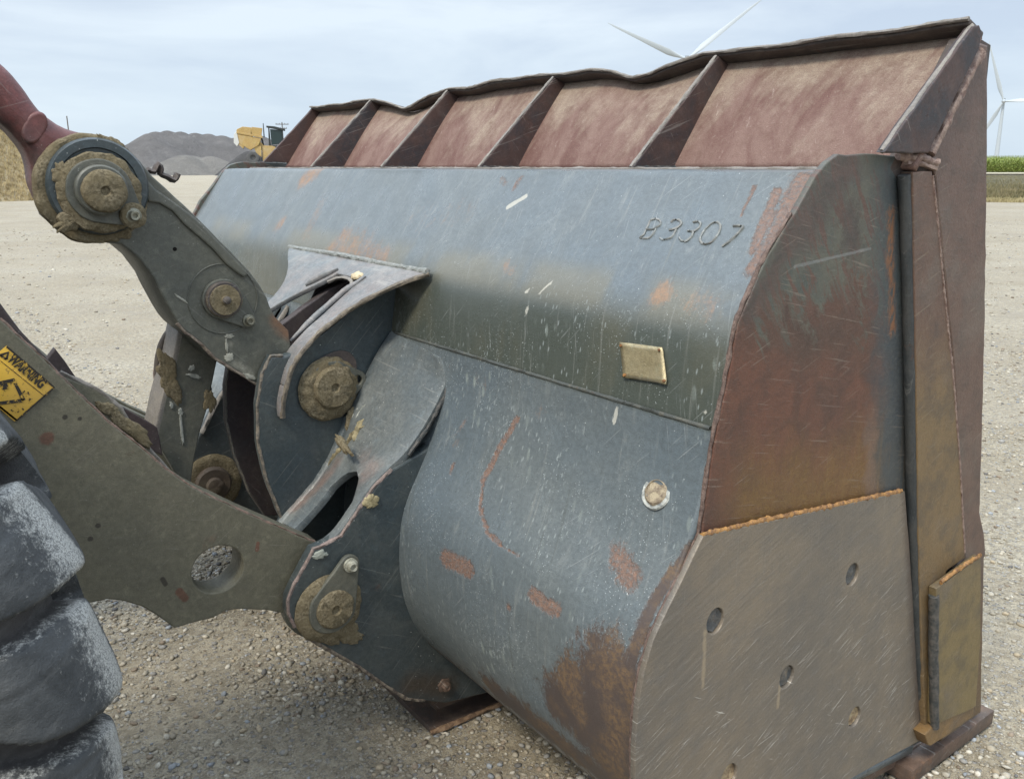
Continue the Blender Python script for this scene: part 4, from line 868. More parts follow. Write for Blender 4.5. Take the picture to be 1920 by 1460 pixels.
# tilt pin on the near inner ear
px, pz = [(1.0148,1.0372)][0]; bx, bz = [(1.0924,1.0444)][0]
pin = lathe('tilt_pin', (px, 2.27, pz), [(.060, -.03), (.060, .034), (.054, .040), (.014, .042), (.009, .034), (0, .034)], MUD, BK, 48, lump=.003, seed=12)
keeper('keeper_plate', px, pz, .074, bx+.002, bz, .028, 2.249, 2.262, LEVER, BK, hole=True)
plate('keeper_back', catmull([(0.9241,1.0546),(0.9477,1.0975),(0.9979,1.1247),(1.0564,1.1358),(1.0923,1.1122),(1.1006,1.076),(1.0835,1.0142),(1.0465,0.9636),(1.0144,0.9352),(0.9637,0.9729),(0.9341,1.0141)], .01), 2.262, 2.269, FLANGEM, BK, bev=.002)
lathe('mud_ring', (px-.006, 2.27, pz-.008), [(.088, .004), (.094, .008), (.088, .016), (.078, .020), (.068, .024), (.058, .024)], MUD, BK, 64, lump=.0065, seed=15)
# far lower pin
px, pz = [(0.8821,0.5338)][0]
lathe('hinge_pin', (px, 3.05, pz), [(.066, 0), (.066, .022), (.058, .03), (.03, .03), (.028, .05), (.016, .054), (0, .052)], steel('dull_pin', (.09, .065, .045), (.06, .045, .035), rust_amt=.3, rough=.7, scr=0), BK, 40, lump=.002)
lathe('mud_ring', (px, 3.05, pz), [(.105, 0), (.110, .006), (.10, .012), (.085, .014), (.066, .012)], MUD, BK, 48, lump=.005, seed=31)
# other marks of mud
mud('mud_splat', np.array([(0.9176,2.0,0.9548)][0])+np.array((.06, .12, -.05)), .012, .05, .012, MUD, BK, 21, axis=(-.65, -.3, .7))
def on_pad(u, v):                       # a point of the pad sheet
    r = RR[int(v*(len(RR)-1))]; k = u*(len(r)-1); i = min(int(k), len(r)-2); return r[i]+(r[i+1]-r[i])*(k-i)
CRUST = weld_mat('ochre_crust', (.34, .28, .16), (.17, .14, .085), .95); DRIP = weld_mat('pale_drip', (.58, .57, .48), (.34, .35, .30), .8)
def smear(uvs, r, mat, seed): tube('mud_streak', catmull([on_pad(u, v)+np.array((-.004, -.001, .005)) for u, v in uvs], .006, False), r, mat, BK, 10, .75, 55, flat=.42, seed=seed, taper=True)
smear([(.30, .46), (.20, .51), (.12, .56), (.04, .63), (.02, .70)], .013, CRUST, 1); smear([(.26, .44), (.22, .50), (.20, .54)], .016, CRUST, 2)
smear([(.04, .42), (.05, .48), (.06, .53)], .015, MUD, 3); smear([(.22, .36), (.16, .41), (.13, .46)], .005, DRIP, 4); smear([(.14, .38), (.08, .44), (.07, .50)], .004, DRIP, 5); smear([(.02, .72), (.02, .82), (.03, .92)], .004, DRIP, 6)
# ---- nameplate, plug scar, skid plate, bead-written number
npq = [np.array(p) for p in [(1.2383,1.3031,1.291),(1.2398,1.1825,1.2992),(1.2279,1.1558,1.2313),(1.2264,1.278,1.2219)]]
nrows = []
for i in range(9):
    a = npq[0]+(npq[3]-npq[0])*i/8; b = npq[1]+(npq[2]-npq[1])*i/8
    nrows.append([tuple(a+(b-a)*j/10+np.array((-.0018*(abs(mnoise.noise((i*.5, j*.45, 3)))*1.4+(1.4 if i in (0, 8) and j in (0, 1, 9, 10) else 0)), 0, 0))) for j in range(11)])
npo = slab_grid('nameplate', nrows, .0022, MAGNET, BK, bev=False)
for i, j in ((0, 0), (0, 10), (8, 0), (8, 10)):
    p = Vector(nrows[i][j]); lathe('rivet', (p.x-.001, p.y+(.006 if j == 10 else -.006), p.z-(.006 if i == 0 else -.006)), [(.0035, 0), (.003, .002), (0, .003)], WELD_RUST, npo, 10, axis=(-1, 0, .1))
pc = np.array([(1.1821,1.1305,1.024)][0])
lathe('plug_weld', pc, [(.036, -.003), (.034, .0010), (.028, .0012)], weld_mat('pale_ring', (.50, .50, .45), (.14, .15, .15)), BK, 40, axis=(-.87, 0, .5), lump=.0012, lf=70)
lathe('plug_weld', pc, [(.030, -.004), (.027, .002), (.023, .0045), (.022, .002), (.010, .0025), (0, .0025)], weld_mat('sandy_plug_big', (.40, .33, .22), (.16, .12, .085)), BK, 40, axis=(-.87, 0, .5), lump=.0014, lf=60)
prism('skid_plate', [(1.140, 1.965, .022), (1.62, 1.955, .020), (1.62, 2.42, .020), (1.140, 2.42, .026)], .02, SKID, BK, .004)
tube('edge_wear', densify([(1.139, 2.40, .012), (1.139, 1.963, .012), (1.60, 1.953, .010)], .01, False), .0085, weld_mat('skid_edge', (.34, .22, .13), (.15, .09, .055)), BK, 6, .35, 40)
plate('skid_rail', [(1.13, .122), (1.18, .05), (1.60, .03), (1.60, .11), (1.4, .12)], 2.0, 2.03, SKID, BK)
strokes = [[(1220,412),(1228,410),(1236,413),(1239,420),(1232,426),(1224,430),(1212,430)],[(1212,430),(1207,440)],[(1200,446),(1215,447),(1224,440),(1228,430)],
    [(1262,414),(1268,412),(1276,415),(1276,422),(1268,428),(1256,431)],[(1268,428),(1262,442),(1252,448),(1244,449),(1238,446)],
    [(1300,417),(1308,415),(1314,420),(1310,428),(1300,434),(1290,433)],[(1300,434),(1298,442),(1292,449),(1284,453),(1276,450),(1274,445)],
    [(1324,428),(1334,420),(1344,417),(1351,422),(1349,434),(1342,446),(1332,455),(1322,458),(1314,454),(1313,446),(1318,436),(1324,428)],
    [(1375,424),(1393,424),(1388,432),(1378,443),(1368,452),(1354,462)]]
for k, st in enumerate(strokes_3d if False else []): pass
ST3 = [[(1.3848,1.3724,1.5319),(1.3876,1.3624,1.5357),(1.3856,1.3476,1.533),(1.3802,1.3373,1.5258),(1.3751,1.343,1.519),(1.3715,1.3519,1.5141),(1.3708,1.3705,1.5132)],[(1.3839,1.3731,1.5308),(1.3626,1.3698,1.5021),(1.3574,1.3757,1.4952),(1.3577,1.3516,1.4955),(1.3637,1.3436,1.5037),(1.3727,1.3436,1.5157)],
    [(1.3836,1.3111,1.5304),(1.3878,1.3062,1.536),(1.3868,1.287,1.5347),(1.3815,1.2801,1.5275),(1.3757,1.2877,1.5197),(1.3726,1.3044,1.5156)],[(1.3757,1.2877,1.5197),(1.3646,1.2855,1.5049),(1.3594,1.2954,1.4979),(1.3581,1.3064,1.4961),(1.3599,1.3192,1.4986)],
    [(1.3857,1.2503,1.5332),(1.3876,1.2405,1.5358),(1.3842,1.2285,1.5311),(1.378,1.2281,1.5228),(1.3729,1.2376,1.516),(1.3731,1.2523,1.5163)],[(1.3729,1.2376,1.516),(1.3668,1.2344,1.5078),(1.3613,1.2376,1.5004),(1.3578,1.2458,1.4957),(1.3595,1.2593,1.498),(1.3631,1.266,1.5028)],
    [(1.3787,1.2089,1.5238),(1.3852,1.2011,1.5324),(1.3879,1.1898,1.5361),(1.3845,1.1769,1.5316),(1.3756,1.1712,1.5197),(1.3665,1.1721,1.5074),(1.3594,1.179,1.4979),(1.3566,1.1902,1.4941),(1.359,1.2038,1.4973),(1.3648,1.2109,1.5051),(1.3725,1.2113,1.5154),(1.3787,1.2089,1.5238)],
    [(1.3842,1.1443,1.5312),(1.3851,1.1214,1.5323),(1.3791,1.1224,1.5243),(1.3707,1.1277,1.5131),(1.3638,1.1344,1.5037),(1.3558,1.1456,1.493)]]
NUMM = steel('weld_number_paint', (.26, .28, .28), (.22, .22, .2), dust_amt=.3, dust=(.26, .2, .15), rust_amt=.3, rough=.5, scr=0, seed=22)
for k, st in enumerate(ST3):
    tube('weld_number', catmull(st, .004, False), .0029, NUMM, BK, 6, .6, 90, flat=.9, seed=k)

# ------------------------------------------------------------------ the loader that carries the bucket
WL = thing('wheel_loader', (-.8, 2.69, 0), 'olive wheel loader front with red tilt lever and big lugged tyre at the left', 'wheel loader')
# near lift arm
arm_top = [(-160,470),(0,597),(43,637),(83,673),(113,703),(143,733),(200,787),(267,840),(317,883),(360,913),(417,940),(483,970),(560,1003),(600,1020)]
arm_out = [(0.0715,1.4983),(0.193,1.3569),(0.2275,1.3093),(0.261,1.2648),(0.2864,1.2271),(0.3125,1.1883),(0.3646,1.1152),(0.4306,1.0372),(0.4822,0.9715),(0.5294,0.9215),(0.5964,0.8693),(0.6784,0.8073),(0.7808,0.7329),(0.837,0.6923),(0.8933,0.6152),(0.919,0.5128),(0.8839,0.4523),(0.8221,0.4573),(0.7641,0.4911),(0.7273,0.5281),(0.682,0.5521),(0.615,0.577),(0.582,0.5834),(0.5483,0.5757),(0.4881,0.5786),(0.4567,0.578),(0.4403,0.5991),(0.4186,0.626),(0.3907,0.6573),(0.3537,0.6828),(0.3212,0.6986),(0.2306,0.7054),(0.1426,0.6704),(0.0497,0.7152),(-0.0558,0.8687)]
hx, hz_ = [(0.571,0.6991)][0]
arm_out = [(-1.9, 2.35), (-1.2, 2.15)]+arm_out+[(-.6, .75), (-1.2, 1.45), (-2.0, 2.0)]
arm = plate('lift_arm', arm_out, 1.99, 2.075, OLIVE, WL, holes=[circle(hx, hz_, .0625, 40, .060)], bev=.004, jit=.0008)
tube('edge_wear', densify([(x, 1.994, z-.001) for x, z in [(0.193,1.3569),(0.2275,1.3093),(0.261,1.2648),(0.2864,1.2271),(0.3125,1.1883),(0.3646,1.1152),(0.4306,1.0372),(0.4822,0.9715),(0.5294,0.9215),(0.5964,0.8693),(0.6784,0.8073),(0.7808,0.7329),(0.8256,0.7014)]], .008, False), .0034, weld_mat('arm_edge', (.20, .13, .10), (.09, .07, .055)), arm, 6, .5, 60)
# far pair of arm plates
plate('lift_arm', arm_out, 3.15, 3.21, OLIVE, WL, bev=.004); plate('lift_arm', arm_out, 3.32, 3.37, OLIVE, WL, bev=.004)
# collar between the ear and the arm
px, pz = [(0.8242,0.5398)][0]
lathe('arm_collar', (.840, 1.985, .545), [(.118, -.02), (.118, .002), (.112, .006), (.106, .007), (.104, .012), (.09, .013), (0, .013)], LEVER, WL, 56)
# inner gusset plates rising above the arm edge
plate('arm_gusset', [(0.3099,1.1967),(0.3517,1.1716),(0.3866,1.1458),(0.4315,1.094),(0.4425,1.0615),(0.4663,1.0098),(0.5295,0.9079),(0.502,0.8913),(0.3927,1.0239),(0.2942,1.1576)], 2.13, 2.17, OLIVE, WL, bev=.006)
mud('mud_splat', [(0.4365,2.128,1.0527)][0], .060, .018, .006, MUD, WL, 4, rot=-.9); mud('mud_splat', [(0.3982,2.128,1.1012)][0], .034, .012, .005, MUD, WL, 7, rot=-.6)
tube('edge_wear', densify([(x, 2.134, z) for x, z in [(0.3068,1.2027),(0.3456,1.1771),(0.3799,1.1517),(0.4241,1.1007),(0.4348,1.0687),(0.4583,1.0178),(0.5182,0.9207)]], .01, False), .005, GREYEDGE, WL, 6, .4, 50)
plate('cross_plate', [(0.3457,1.2046),(0.3957,1.0986),(0.4925,1.0214),(0.5689,0.9547),(0.5746,0.871),(0.4467,0.9725),(0.2893,1.1427)], 2.42, 2.45, MAROON, WL, bev=.003)
# outer dark strip that follows the arm above its edge
plate('arm_flange', [(0.0785,1.5235),(0.204,1.3784),(0.2314,1.3194),(0.2857,1.2351),(0.3167,1.1864),(0.2917,1.1986),(0.2329,1.277),(0.1976,1.33),(0.0718,1.4777)], 2.05, 2.16, MAROON, WL, bev=.004)
# link support post with its flange
plate('link_post', [(0.6881,1.2301),(0.6827,1.2048),(0.657,1.1219),(0.6169,1.0128),(0.5822,0.9006),(0.5883,0.8739),(0.6203,0.7928),(0.6607,0.7375),(0.6716,0.7883),(0.683,0.8272),(0.6993,0.8863),(0.7271,0.9529),(0.749,1.0235),(0.7756,1.1139),(0.7915,1.1878)], 2.50, 2.53, LEVER, WL, bev=.004)
fp = [tuple(p) for p in [(0.6867,2.5,1.2302),(0.6813,2.5,1.2049),(0.6556,2.5,1.1221),(0.6155,2.5,1.013),(0.5787,2.5,0.895)]]
slab_grid('post_flange', [[p, (p[0]-.006, p[1]+.10, p[2]+.0)] for p in fp], .018, GREYEDGE, WL)
mud('mud_splat', [(0.6336,2.497,1.0716)][0], .026, .075, .004, MUD, WL, 3, rot=.2)
mud('mud_splat', [(0.7368,2.497,0.9859)][0], .018, .034, .0035, MUD, WL, 13)
for (u_, v_, a_, b_) in ():
    pass
for k, (q, a, b, rt) in enumerate([([(0.6484,2.497,0.8106)][0], .004, .05, 0), ([(0.6545,2.497,0.9677)][0], .006, .012, .2), ([(0.7029,2.497,1.0661)][0], .022, .006, -.4), ([(0.6315,2.497,0.9906)][0], .005, .01, 0), ([(0.6977,2.497,1.0904)][0], .01, .007, .5)]):
    mud('paint_splash', q if k else [(0.6524,2.497,0.9153)][0], a, b, .0012, weld_mat('pale_splash', (.34, .35, .32), (.20, .21, .19)), WL, 40+k, rot=rt)
# rounded bracket behind the post, pale face with a dark rim
tb_px = [(0.7278,1.212),(0.6851,1.1961),(0.6616,1.172),(0.6414,1.135),(0.6284,1.0811),(0.6248,1.0304),(0.628,0.9879),(0.6348,0.9803),(0.6736,1.0017),(0.7142,1.0691)]
plate('post_bracket', tb_px, 2.60, 2.62, steel('bracket_paint', (.24, .26, .27), (.2, .21, .21), dust_amt=.2, rust_amt=.1, scr=.2), WL, bev=.004)
tube('bracket_rim', catmull([(x, 2.598, z) for x, z in [(0.6863,1.1994),(0.6611,1.1723),(0.6409,1.1354),(0.6287,1.0815),(0.625,1.0308),(0.6287,0.985)]], .01, False), .010, FLANGEM, WL, 8, .2, 40)

# tilt link: plate body with the big boss, thick in Y
link_out = [(0.4405,1.7037),(0.5058,1.7118),(0.5455,1.69),(0.5697,1.6625),(0.5948,1.6267),(0.6238,1.5979),(0.6872,1.5316),(0.7241,1.4895),(0.7751,1.4315),(0.8197,1.3761),(0.8461,1.3365),(0.8628,1.2999),(0.8701,1.2756),(0.883,1.2446),(0.9187,1.2015),(0.9254,1.1394),(0.9084,1.0798),(0.8756,1.0613),(0.8211,1.0573),(0.7858,1.0884),(0.7442,1.1214),(0.7104,1.1482),(0.675,1.1949),(0.6321,1.237),(0.6203,1.2552),(0.5931,1.3177),(0.5716,1.3767),(0.5445,1.4241),(0.5197,1.4506),(0.5051,1.4645),(0.4727,1.4702),(0.4262,1.4815),(0.388,1.5035),(0.361,1.5344),(0.3496,1.5871),(0.3533,1.6352),(0.3703,1.665),(0.399,1.689)]
tl = plate('tilt_link', link_out, 2.31, 2.50, LEVER, WL, bev=.005, smooth=False, jit=.0008)
# raised face pieces: the boss disc and the stiffening band along the upper edge
bx0, bz0 = [(0.4665,1.6034)][0]; cx0, cz0 = [(0.4663,1.5941)][0]
plate('link_band', catmull([(0.5739,1.627),(0.5961,1.5986),(0.6841,1.5253),(0.721,1.4833),(0.7807,1.4121),(0.8147,1.3686),(0.8024,1.361),(0.7647,1.3921),(0.7115,1.4537),(0.6584,1.5076),(0.6315,1.5417),(0.6049,1.5596),(0.5776,1.5655)], .02), 2.300, 2.311, LEVER, tl, bev=.005)
lathe('boss_disc', (bx0, 2.31, bz0), [(.113, -.02), (.113, .018), (.108, .026), (.09, .026), (.088, .02), (.05, .02)], SLATE, tl, 72, lump=.0008)
lathe('mud_ring', (bx0-.010, 2.31, bz0-.006), [(.122, -.03), (.129, -.01), (.126, .005), (.120, .009), (.108, .008)], MUD, tl, 128, lump=.006, seed=3, lf=20)
lathe('mud_ring', (cx0-.002, 2.282, cz0-.004), [(.084, -.004), (.094, .004), (.090, .010), (.072, .014)], MUD, tl, 96, lump=.007, seed=7, lf=40)
b2x, b2z = [(0.5281,1.5356)][0]
keeper('keeper_plate', cx0-.004, cz0, .074, b2x, b2z, .026, 2.262, 2.282, LEVER, tl)
lathe('link_pin', (cx0, 2.262, cz0+.0), [(.050, -.01), (.050, .030), (.047, .036), (.038, .040), (.012, .038), (.008, .031), (0, .031)], MUD, tl, 64, lump=.0035, seed=9)
lathe('pin_collar', (cx0-.003, 2.262, cz0+.002), [(.058, 0), (.058, .018), (.054, .022), (.049, .022)], LEVER, tl, 64, lump=.0006)
lathe('mud_washer', (b2x, 2.262, b2z), [(.030, 0), (.031, .008), (.026, .012), (.018, .012)], MUD, tl, 32, lump=.003); bolt(b2x, 2.256, b2z, .0125, tl)
for q, a, b, rt, s_ in (([(0.3913,2.281,1.5259)][0], .035, .022, .6, 3), ([(0.3868,2.281,1.6291)][0], .020, .035, 0, 5), ([(0.5141,2.3,1.6994)][0], .04, .012, -.5, 7), ([(0.4627,2.308,1.4926)][0], .07, .016, -.15, 11)):
    mud('mud_splat', q, a, b, .008, MUD, tl, s_, rot=rt)
# middle pin
mx_, mz_ = [(0.7397,1.3081)][0]; b3x, b3z = [(0.8025,1.2456)][0]
lathe('face_ring', (mx_+.004, 2.31, mz_), [(.094, 0), (.094, .0022), (.0925, .0030), (.091, .0022), (.091, 0)], LEVER, tl, 72)
keeper('keeper_plate', mx_, mz_, .054, b3x, b3z, .0225, 2.298, 2.309, LEVER, tl)
lathe('link_pin', (mx_, 2.298, mz_), [(.047, 0), (.047, .012), (.040, .014), (.039, .020), (.012, .021), (.011, .026), (0, .027)], MUD, tl, 48, lump=.002, seed=19)
lathe('pin_collar', (mx_, 2.298, mz_), [(.048, 0), (.048, .010), (.045, .0145), (.041, .0145)], FLANGEM, tl, 48, lump=.0008)
lathe('grease_nipple', (mx_, 2.27, mz_+.001), [(.010, -.01), (.0105, .006), (.006, .011), (0, .012)], FLANGEM, tl, 16)
bolt(b3x, 2.298, b3z, .0115, tl)
lathe('lock_hole', [(0.632,2.3095,1.4454)][0], [(.0055, 0), (.005, .0006), (0, .0006)], HOLEM, tl, 16)
tube('edge_wear', densify([(x, 2.314, z) for x, z in [(0.6203,1.2552),(0.6321,1.237),(0.675,1.1949),(0.7104,1.1482),(0.7442,1.1214),(0.7858,1.0884),(0.8211,1.0573)]], .008, False), .005, weld_mat('link_edge', (.22, .18, .14), (.11, .085, .07)), tl, 6, .5, 60)
for k, (q, a, b, rt) in enumerate([([(0.7417,2.309,1.181)][0], .004, .02, 0), ([(0.7461,2.309,1.148)][0], .014, .012, -.4), ([(0.7973,2.309,1.0869)][0], .02, .008, -.5), ([(0.7511,2.309,1.2062)][0], .014, .007, 0), ([(0.6355,2.309,1.318)][0], .022, .003, -.7)]):
    mud('paint_splash', q, a, b, .0015, weld_mat('pale_splash2', (.36, .35, .29), (.23, .225, .19)), tl, 50+k, rot=rt)
# small hooked bracket on the link's upper edge
hk = [(0.6078,2.4,1.6418),(0.623,2.4,1.6364),(0.6354,2.4,1.6549),(0.6407,2.4,1.6416),(0.6383,2.4,1.6309),(0.6561,2.4,1.6227),(0.6715,2.4,1.6145),(0.6825,2.4,1.6306)]
tube('hose_bracket', catmull(hk, .006, False), .0075, FLANGEM, tl, 8, .2, 40, flat=2.2)

# red tilt lever: a rounded casting that comes in from the upper left
lev_out = [(0.0345,2.1527),(0.2481,1.9341),(0.3014,1.8774),(0.3333,1.8397),(0.3687,1.7777),(0.4038,1.7468),(0.4361,1.7319),(0.4757,1.7229),(0.5222,1.7125),(0.5599,1.6651),(0.549,1.5628),(0.4325,1.5029),(0.3578,1.5558),(0.3371,1.6051),(0.3347,1.6651),(0.3271,1.6911),(0.3027,1.7271),(0.2844,1.7487),(0.2313,1.8124),(0.0108,2.0049)]
lv = plate('tilt_lever', lev_out, 2.325, 2.485, RED, WL, bev=.038, smooth=True, jit=.001, res=4)
ov = [(.027*math.cos(a_)*.9, .027*math.sin(a_)*1.45) for a_ in np.linspace(0, 2*math.pi, 40, endpoint=False)]
oc_ = [(0.3528,1.7361)][0]
plate('casting_boss', [(oc_[0]+x*.87-y*-.5, oc_[1]+x*-.5+y*.87) for x, y in ov], 2.3240, 2.34, RED, lv, bev=.007, res=3)

# warning sign on the near arm
sgq = [np.array(p) for p in [(0.1967,1.9885,1.3012),(0.2731,1.9885,1.2029),(0.1905,1.9885,1.1432),(0.1185,1.9885,1.2421)]]
sgn = prism('warning_sign', [tuple(p) for p in sgq], .0012, YEL_M, arm, .0004)
ex = (sgq[1]-sgq[0]); W_ = np.linalg.norm(ex); ex /= W_; ey_ = (sgq[3]-sgq[0]); ey_ -= ex*ey_.dot(ex); H_ = np.linalg.norm(ey_); ey_ /= H_
def sp2(a, b, off=.0007): return tuple(sgq[0]+ex*a*W_+ey_*b*H_+np.array((0, -off, 0)))
skx = (sgq[3]-sgq[0])
def spq(a, b, off=.0024): return tuple(sgq[0]+(sgq[1]-sgq[0])*a+(sgq[3]-sgq[0])*b+np.array((0, -off, 0)))
def ribbon(name, pts, wd, mat, parent, closed=False):
    v = []; f = []; P = [Vector(p) for p in pts]; n = len(P)
    for i, p in enumerate(P):
        if closed: t = (P[(i+1) % n]-P[(i-1) % n]).normalized()
        else: t = (P[min(i+1, n-1)]-P[max(i-1, 0)]).normalized()
        s = t.cross(Vector((0, -1, 0))).normalized()*wd/2; v += [p-s, p+s, p+s+Vector((0, .0006, 0)), p-s+Vector((0, .0006, 0))]
    for i in range(n if closed else n-1):
        a = i*4; b = ((i+1) % n)*4
        for k in range(4): f.append((a+k, b+k, b+(k+1) % 4, a+(k+1) % 4))
    if not closed: f += [(0, 1, 2, 3), ((n-1)*4+3, (n-1)*4+2, (n-1)*4+1, (n-1)*4)]
    return link(name, mesh(name, v, f), mat, parent, None, None)
ribbon('sign_border', densify([spq(.01, .01), spq(.99, .01), spq(.99, .99), spq(.01, .99)], .01, False)+[np.array(spq(.01, .99))], .0035, BLK_M, sgn)
ribbon('sign_border', [spq(.99, .99), spq(.01, .99)], .0035, BLK_M, sgn)
ribbon('sign_border', [spq(0, .30), spq(1, .27)], .0012, BLK_M, sgn)
ribbon('warning_triangle', [spq(.22, .95), spq(.47, .42), spq(.82, .60)], .0075, BLK_M, sgn)
ribbon('warning_triangle', [spq(.22, .95), spq(.60, .95), spq(.82, .60)], .0075, BLK_M, sgn)
ribbon('figure_mark', [spq(.42, .60), spq(.50, .66)], .012, BLK_M, sgn)
for (a, b, c_, d__) in ((.86, .80, .90, .86), (.90, .74, .93, .76), (.80, .90, .84, .88), (.70, .45, .72, .50), (.76, .42, .78, .44), (.86, .50, .88, .54)):
    ribbon('small_print', [spq(a, b), spq(c_, b), spq(c_, d__)], .0022, BLK_M, sgn)
def text(name, body, size, origin, xd, yd, mat, parent, bold=0.0, depth=.0003, xs=1.0):
    cu = bpy.data.curves.new(name, 'FONT'); cu.body = body; cu.size = size; cu.extrude = depth; cu.offset = bold; cu.align_x = 'LEFT'
    to = bpy.data.objects.new(name, cu); COL.objects.link(to); dg = bpy.context.evaluated_depsgraph_get(); me = bpy.data.meshes.new_from_object(to.evaluated_get(dg))
    bpy.data.objects.remove(to); bpy.data.curves.remove(cu)
    X = Vector(xd).normalized(); Y = Vector(yd).normalized(); Z = X.cross(Y).normalized()
    me.transform(Matrix.Diagonal((xs, 1, 1, 1)))
    me.transform(Matrix(((X.x, Y.x, Z.x, origin[0]), (X.y, Y.y, Z.y, origin[1]), (X.z, Y.z, Z.z, origin[2]), (0, 0, 0, 1)))); me.materials.clear(); me.name = name
    return link(name, me, mat, parent, None, None)
tx = text('sign_text', 'WARNING', .0275, spq(.17, .205, .0024), tuple(ex), tuple(-ey_), BLK_M, sgn, .0012, xs=.64)
ribbon('alert_mark', [spq(.045, .22, .0024), spq(.095, .07, .0024), spq(.155, .20, .0024)], .005, BLK_M, sgn); ribbon('alert_mark', [spq(.155, .20, .0024), spq(.045, .22, .0024)], .004, BLK_M, sgn)

# ---- wheel: deep-lugged tyre, one continuous carcass with its lugs
WCX, WCZ, WR = -.745, .885, .93; WY0, WY1 = 1.22, 1.90
NL = 29
def tyre():
    # cross profile from the near bead over the tread to the far bead: (Y, radius)
    pr = [(WY0+.06, .48), (WY0+.015, .56), (WY0-.005, .64), (WY0+.0, .71), (WY0+.004, .785), (WY0+.016, .835), (WY0+.055, .856), (WY0+.12, .862), (WY0+.22, .866)]
    pr += [(2*(WY0+WY1)/2-y, r) for y, r in pr[::-1]]
    c = catmull(pr, .008, False); c = np.array(c); d = np.gradient(c, axis=0); nn = np.stack([d[:, 1]*-1, d[:, 0]], 1); nn /= np.linalg.norm(nn, axis=1)[:, None]
    # nn: (ny, nr) pointing outwards
    if nn[len(nn)//2, 1] < 0: nn = -nn
    s = np.concatenate([[0], np.cumsum(np.linalg.norm(np.diff(c, axis=0), axis=1))]); L = s[-1]
    NT = NL*60; th = np.linspace(0, 2*np.pi, NT, endpoint=False)
    V = np.zeros((NT, len(c), 3)); E = np.zeros((NT, len(c))); D = np.zeros((NT, len(c)))
    S = np.minimum(s, L-s)             # distance from the nearer bead
    side = (s < L/2)
    mid = L/2-S                        # distance from the centre line
    pitch = 2*np.pi/NL
    for i, t in enumerate(th):
        ph = (t/pitch+np.where(side, 0, .5)+ S*2.1+.147) % 1.0      # slanting lugs, offset left to right
        ag = (.5-np.abs(ph-.5))*pitch*.86           # metres from the groove centre
        S0 = .262; hw = .033-.014*np.clip((S-.30)/.08, 0, 1)+.012*np.clip((S-.42)/.15, 0, 1)
        d_ = np.sqrt(ag**2+np.maximum(0, S0+hw-S)**2)
        g_ = np.clip((hw-d_)/.011+.5, 0, 1); g_ = g_*g_*(3-2*g_)
        hl = .006+.026*np.clip((S-.06)/.12, 0, 1)+.058*np.clip((S-.17)/.17, 0, 1)
        ce = np.clip((mid-.02)/.02, 0, 1)
        e1 = 1-g_
        n_ = np.array([mnoise.noise((math.cos(t)*9, math.sin(t)*9, y*7)) for y in s[::6]]); n_ = np.interp(s, s[::6], n_)
        cut = np.array([max(0, mnoise.noise((math.cos(t)*23+3, math.sin(t)*23, y*15))-.35) for y in s[::4]]); cut = np.interp(s, s[::4], cut)
        # lug corners are worn round at the shoulder
        cr_ = np.clip(1-(d_-hw)/.022, 0, 1)**2*np.clip((S-.30)/.06, 0, 1)*.005*e1+np.exp(-((S-.385)/.02)**2)*.006
        hh = hl*(1-g_*np.clip((S-.22)/.16, .25, .60))+(.5-ph)*.026*e1*np.clip((S-.27)/.08, 0, 1)-cr_+.004*n_*e1-.02*cut*e1
        yy = c[:, 0]+nn[:, 0]*hh; rr = c[:, 1]+nn[:, 1]*hh
        V[i, :, 0] = WCX+rr*np.cos(t); V[i, :, 1] = yy; V[i, :, 2] = np.maximum(WCZ+rr*np.sin(t), .001)
        edg = np.clip(1-(d_-hw)/.012, 0, 1)*e1*np.clip((S-.26)/.10, 0, 1)*.42
        shoulder = np.exp(-((S-.41)/.026)**2)*e1*.85+np.exp(-((S-.36)/.04)**2)*e1*.18
        rimline = np.exp(-((d_-hw-.002)/.0035)**2)*.62
        tread = np.clip((S-.46)/.06, 0, 1)*.28*e1
        E[i] = np.clip(np.maximum.reduce([edg, shoulder, rimline, tread])+g_*.12, 0, 1)
        D[i] = np.clip(1-(S-.19)/.12, 0, 1)*.9+.45*g_
    m_ = len(c); F = [(i*m_+j, i*m_+j+1, ((i+1) % NT)*m_+j+1, ((i+1) % NT)*m_+j) for i in range(NT) for j in range(m_-1)]
    me = bpy.data.meshes.new('tyre'); me.vertices.add(NT*m_); me.vertices.foreach_set('co', V.reshape(-1))
    F = np.array(F, np.int32); me.loops.add(F.size); me.loops.foreach_set('vertex_index', F.ravel()); me.polygons.add(len(F)); me.polygons.foreach_set('loop_start', np.arange(0, F.size, 4, dtype=np.int32)); me.update(calc_edges=True)
    for nm, A in (('edge', E), ('dirt', D)):
        at = me.attributes.new(nm, 'FLOAT', 'POINT'); at.data.foreach_set('value', A.ravel())
    return me
wh = bpy.data.objects.new('wheel', None); COL.objects.link(wh); wh.parent = WL; wh.matrix_parent_inverse = Matrix.Translation(WL.location).inverted()
link('tyre', tyre(), RUBBER, wh, None, 60)
RIMM = steel('rim_paint', (.30, .21, .05), (.25, .18, .05), dust_amt=.4, rust_amt=.2, rough=.5)
lathe('rim', (WCX, WY0+.06, WCZ), [(.48, 0), (.49, .01), (.45, .0), (.42, -.12), (.39, -.20), (.20, -.20), (.16, -.14), (0, -.14)], RIMM, wh, 56)
lathe('rim', (WCX, WY1-.06, WCZ), [(.50, 0), (.51, .01), (.47, .0), (.43, -.12), (.40, -.20), (0, -.20)], RIMM, wh, 56, axis=(0, 1, 0))
lathe('axle', (WCX, 3.4, WCZ), [(.16, -.1), (.16, 1.7), (0, 1.7)], LEVER, WL, 32)
box('front_frame', (-2.6, 2.3, .55), (-1.25, 3.1, 1.5), OLIVE, WL, .03)
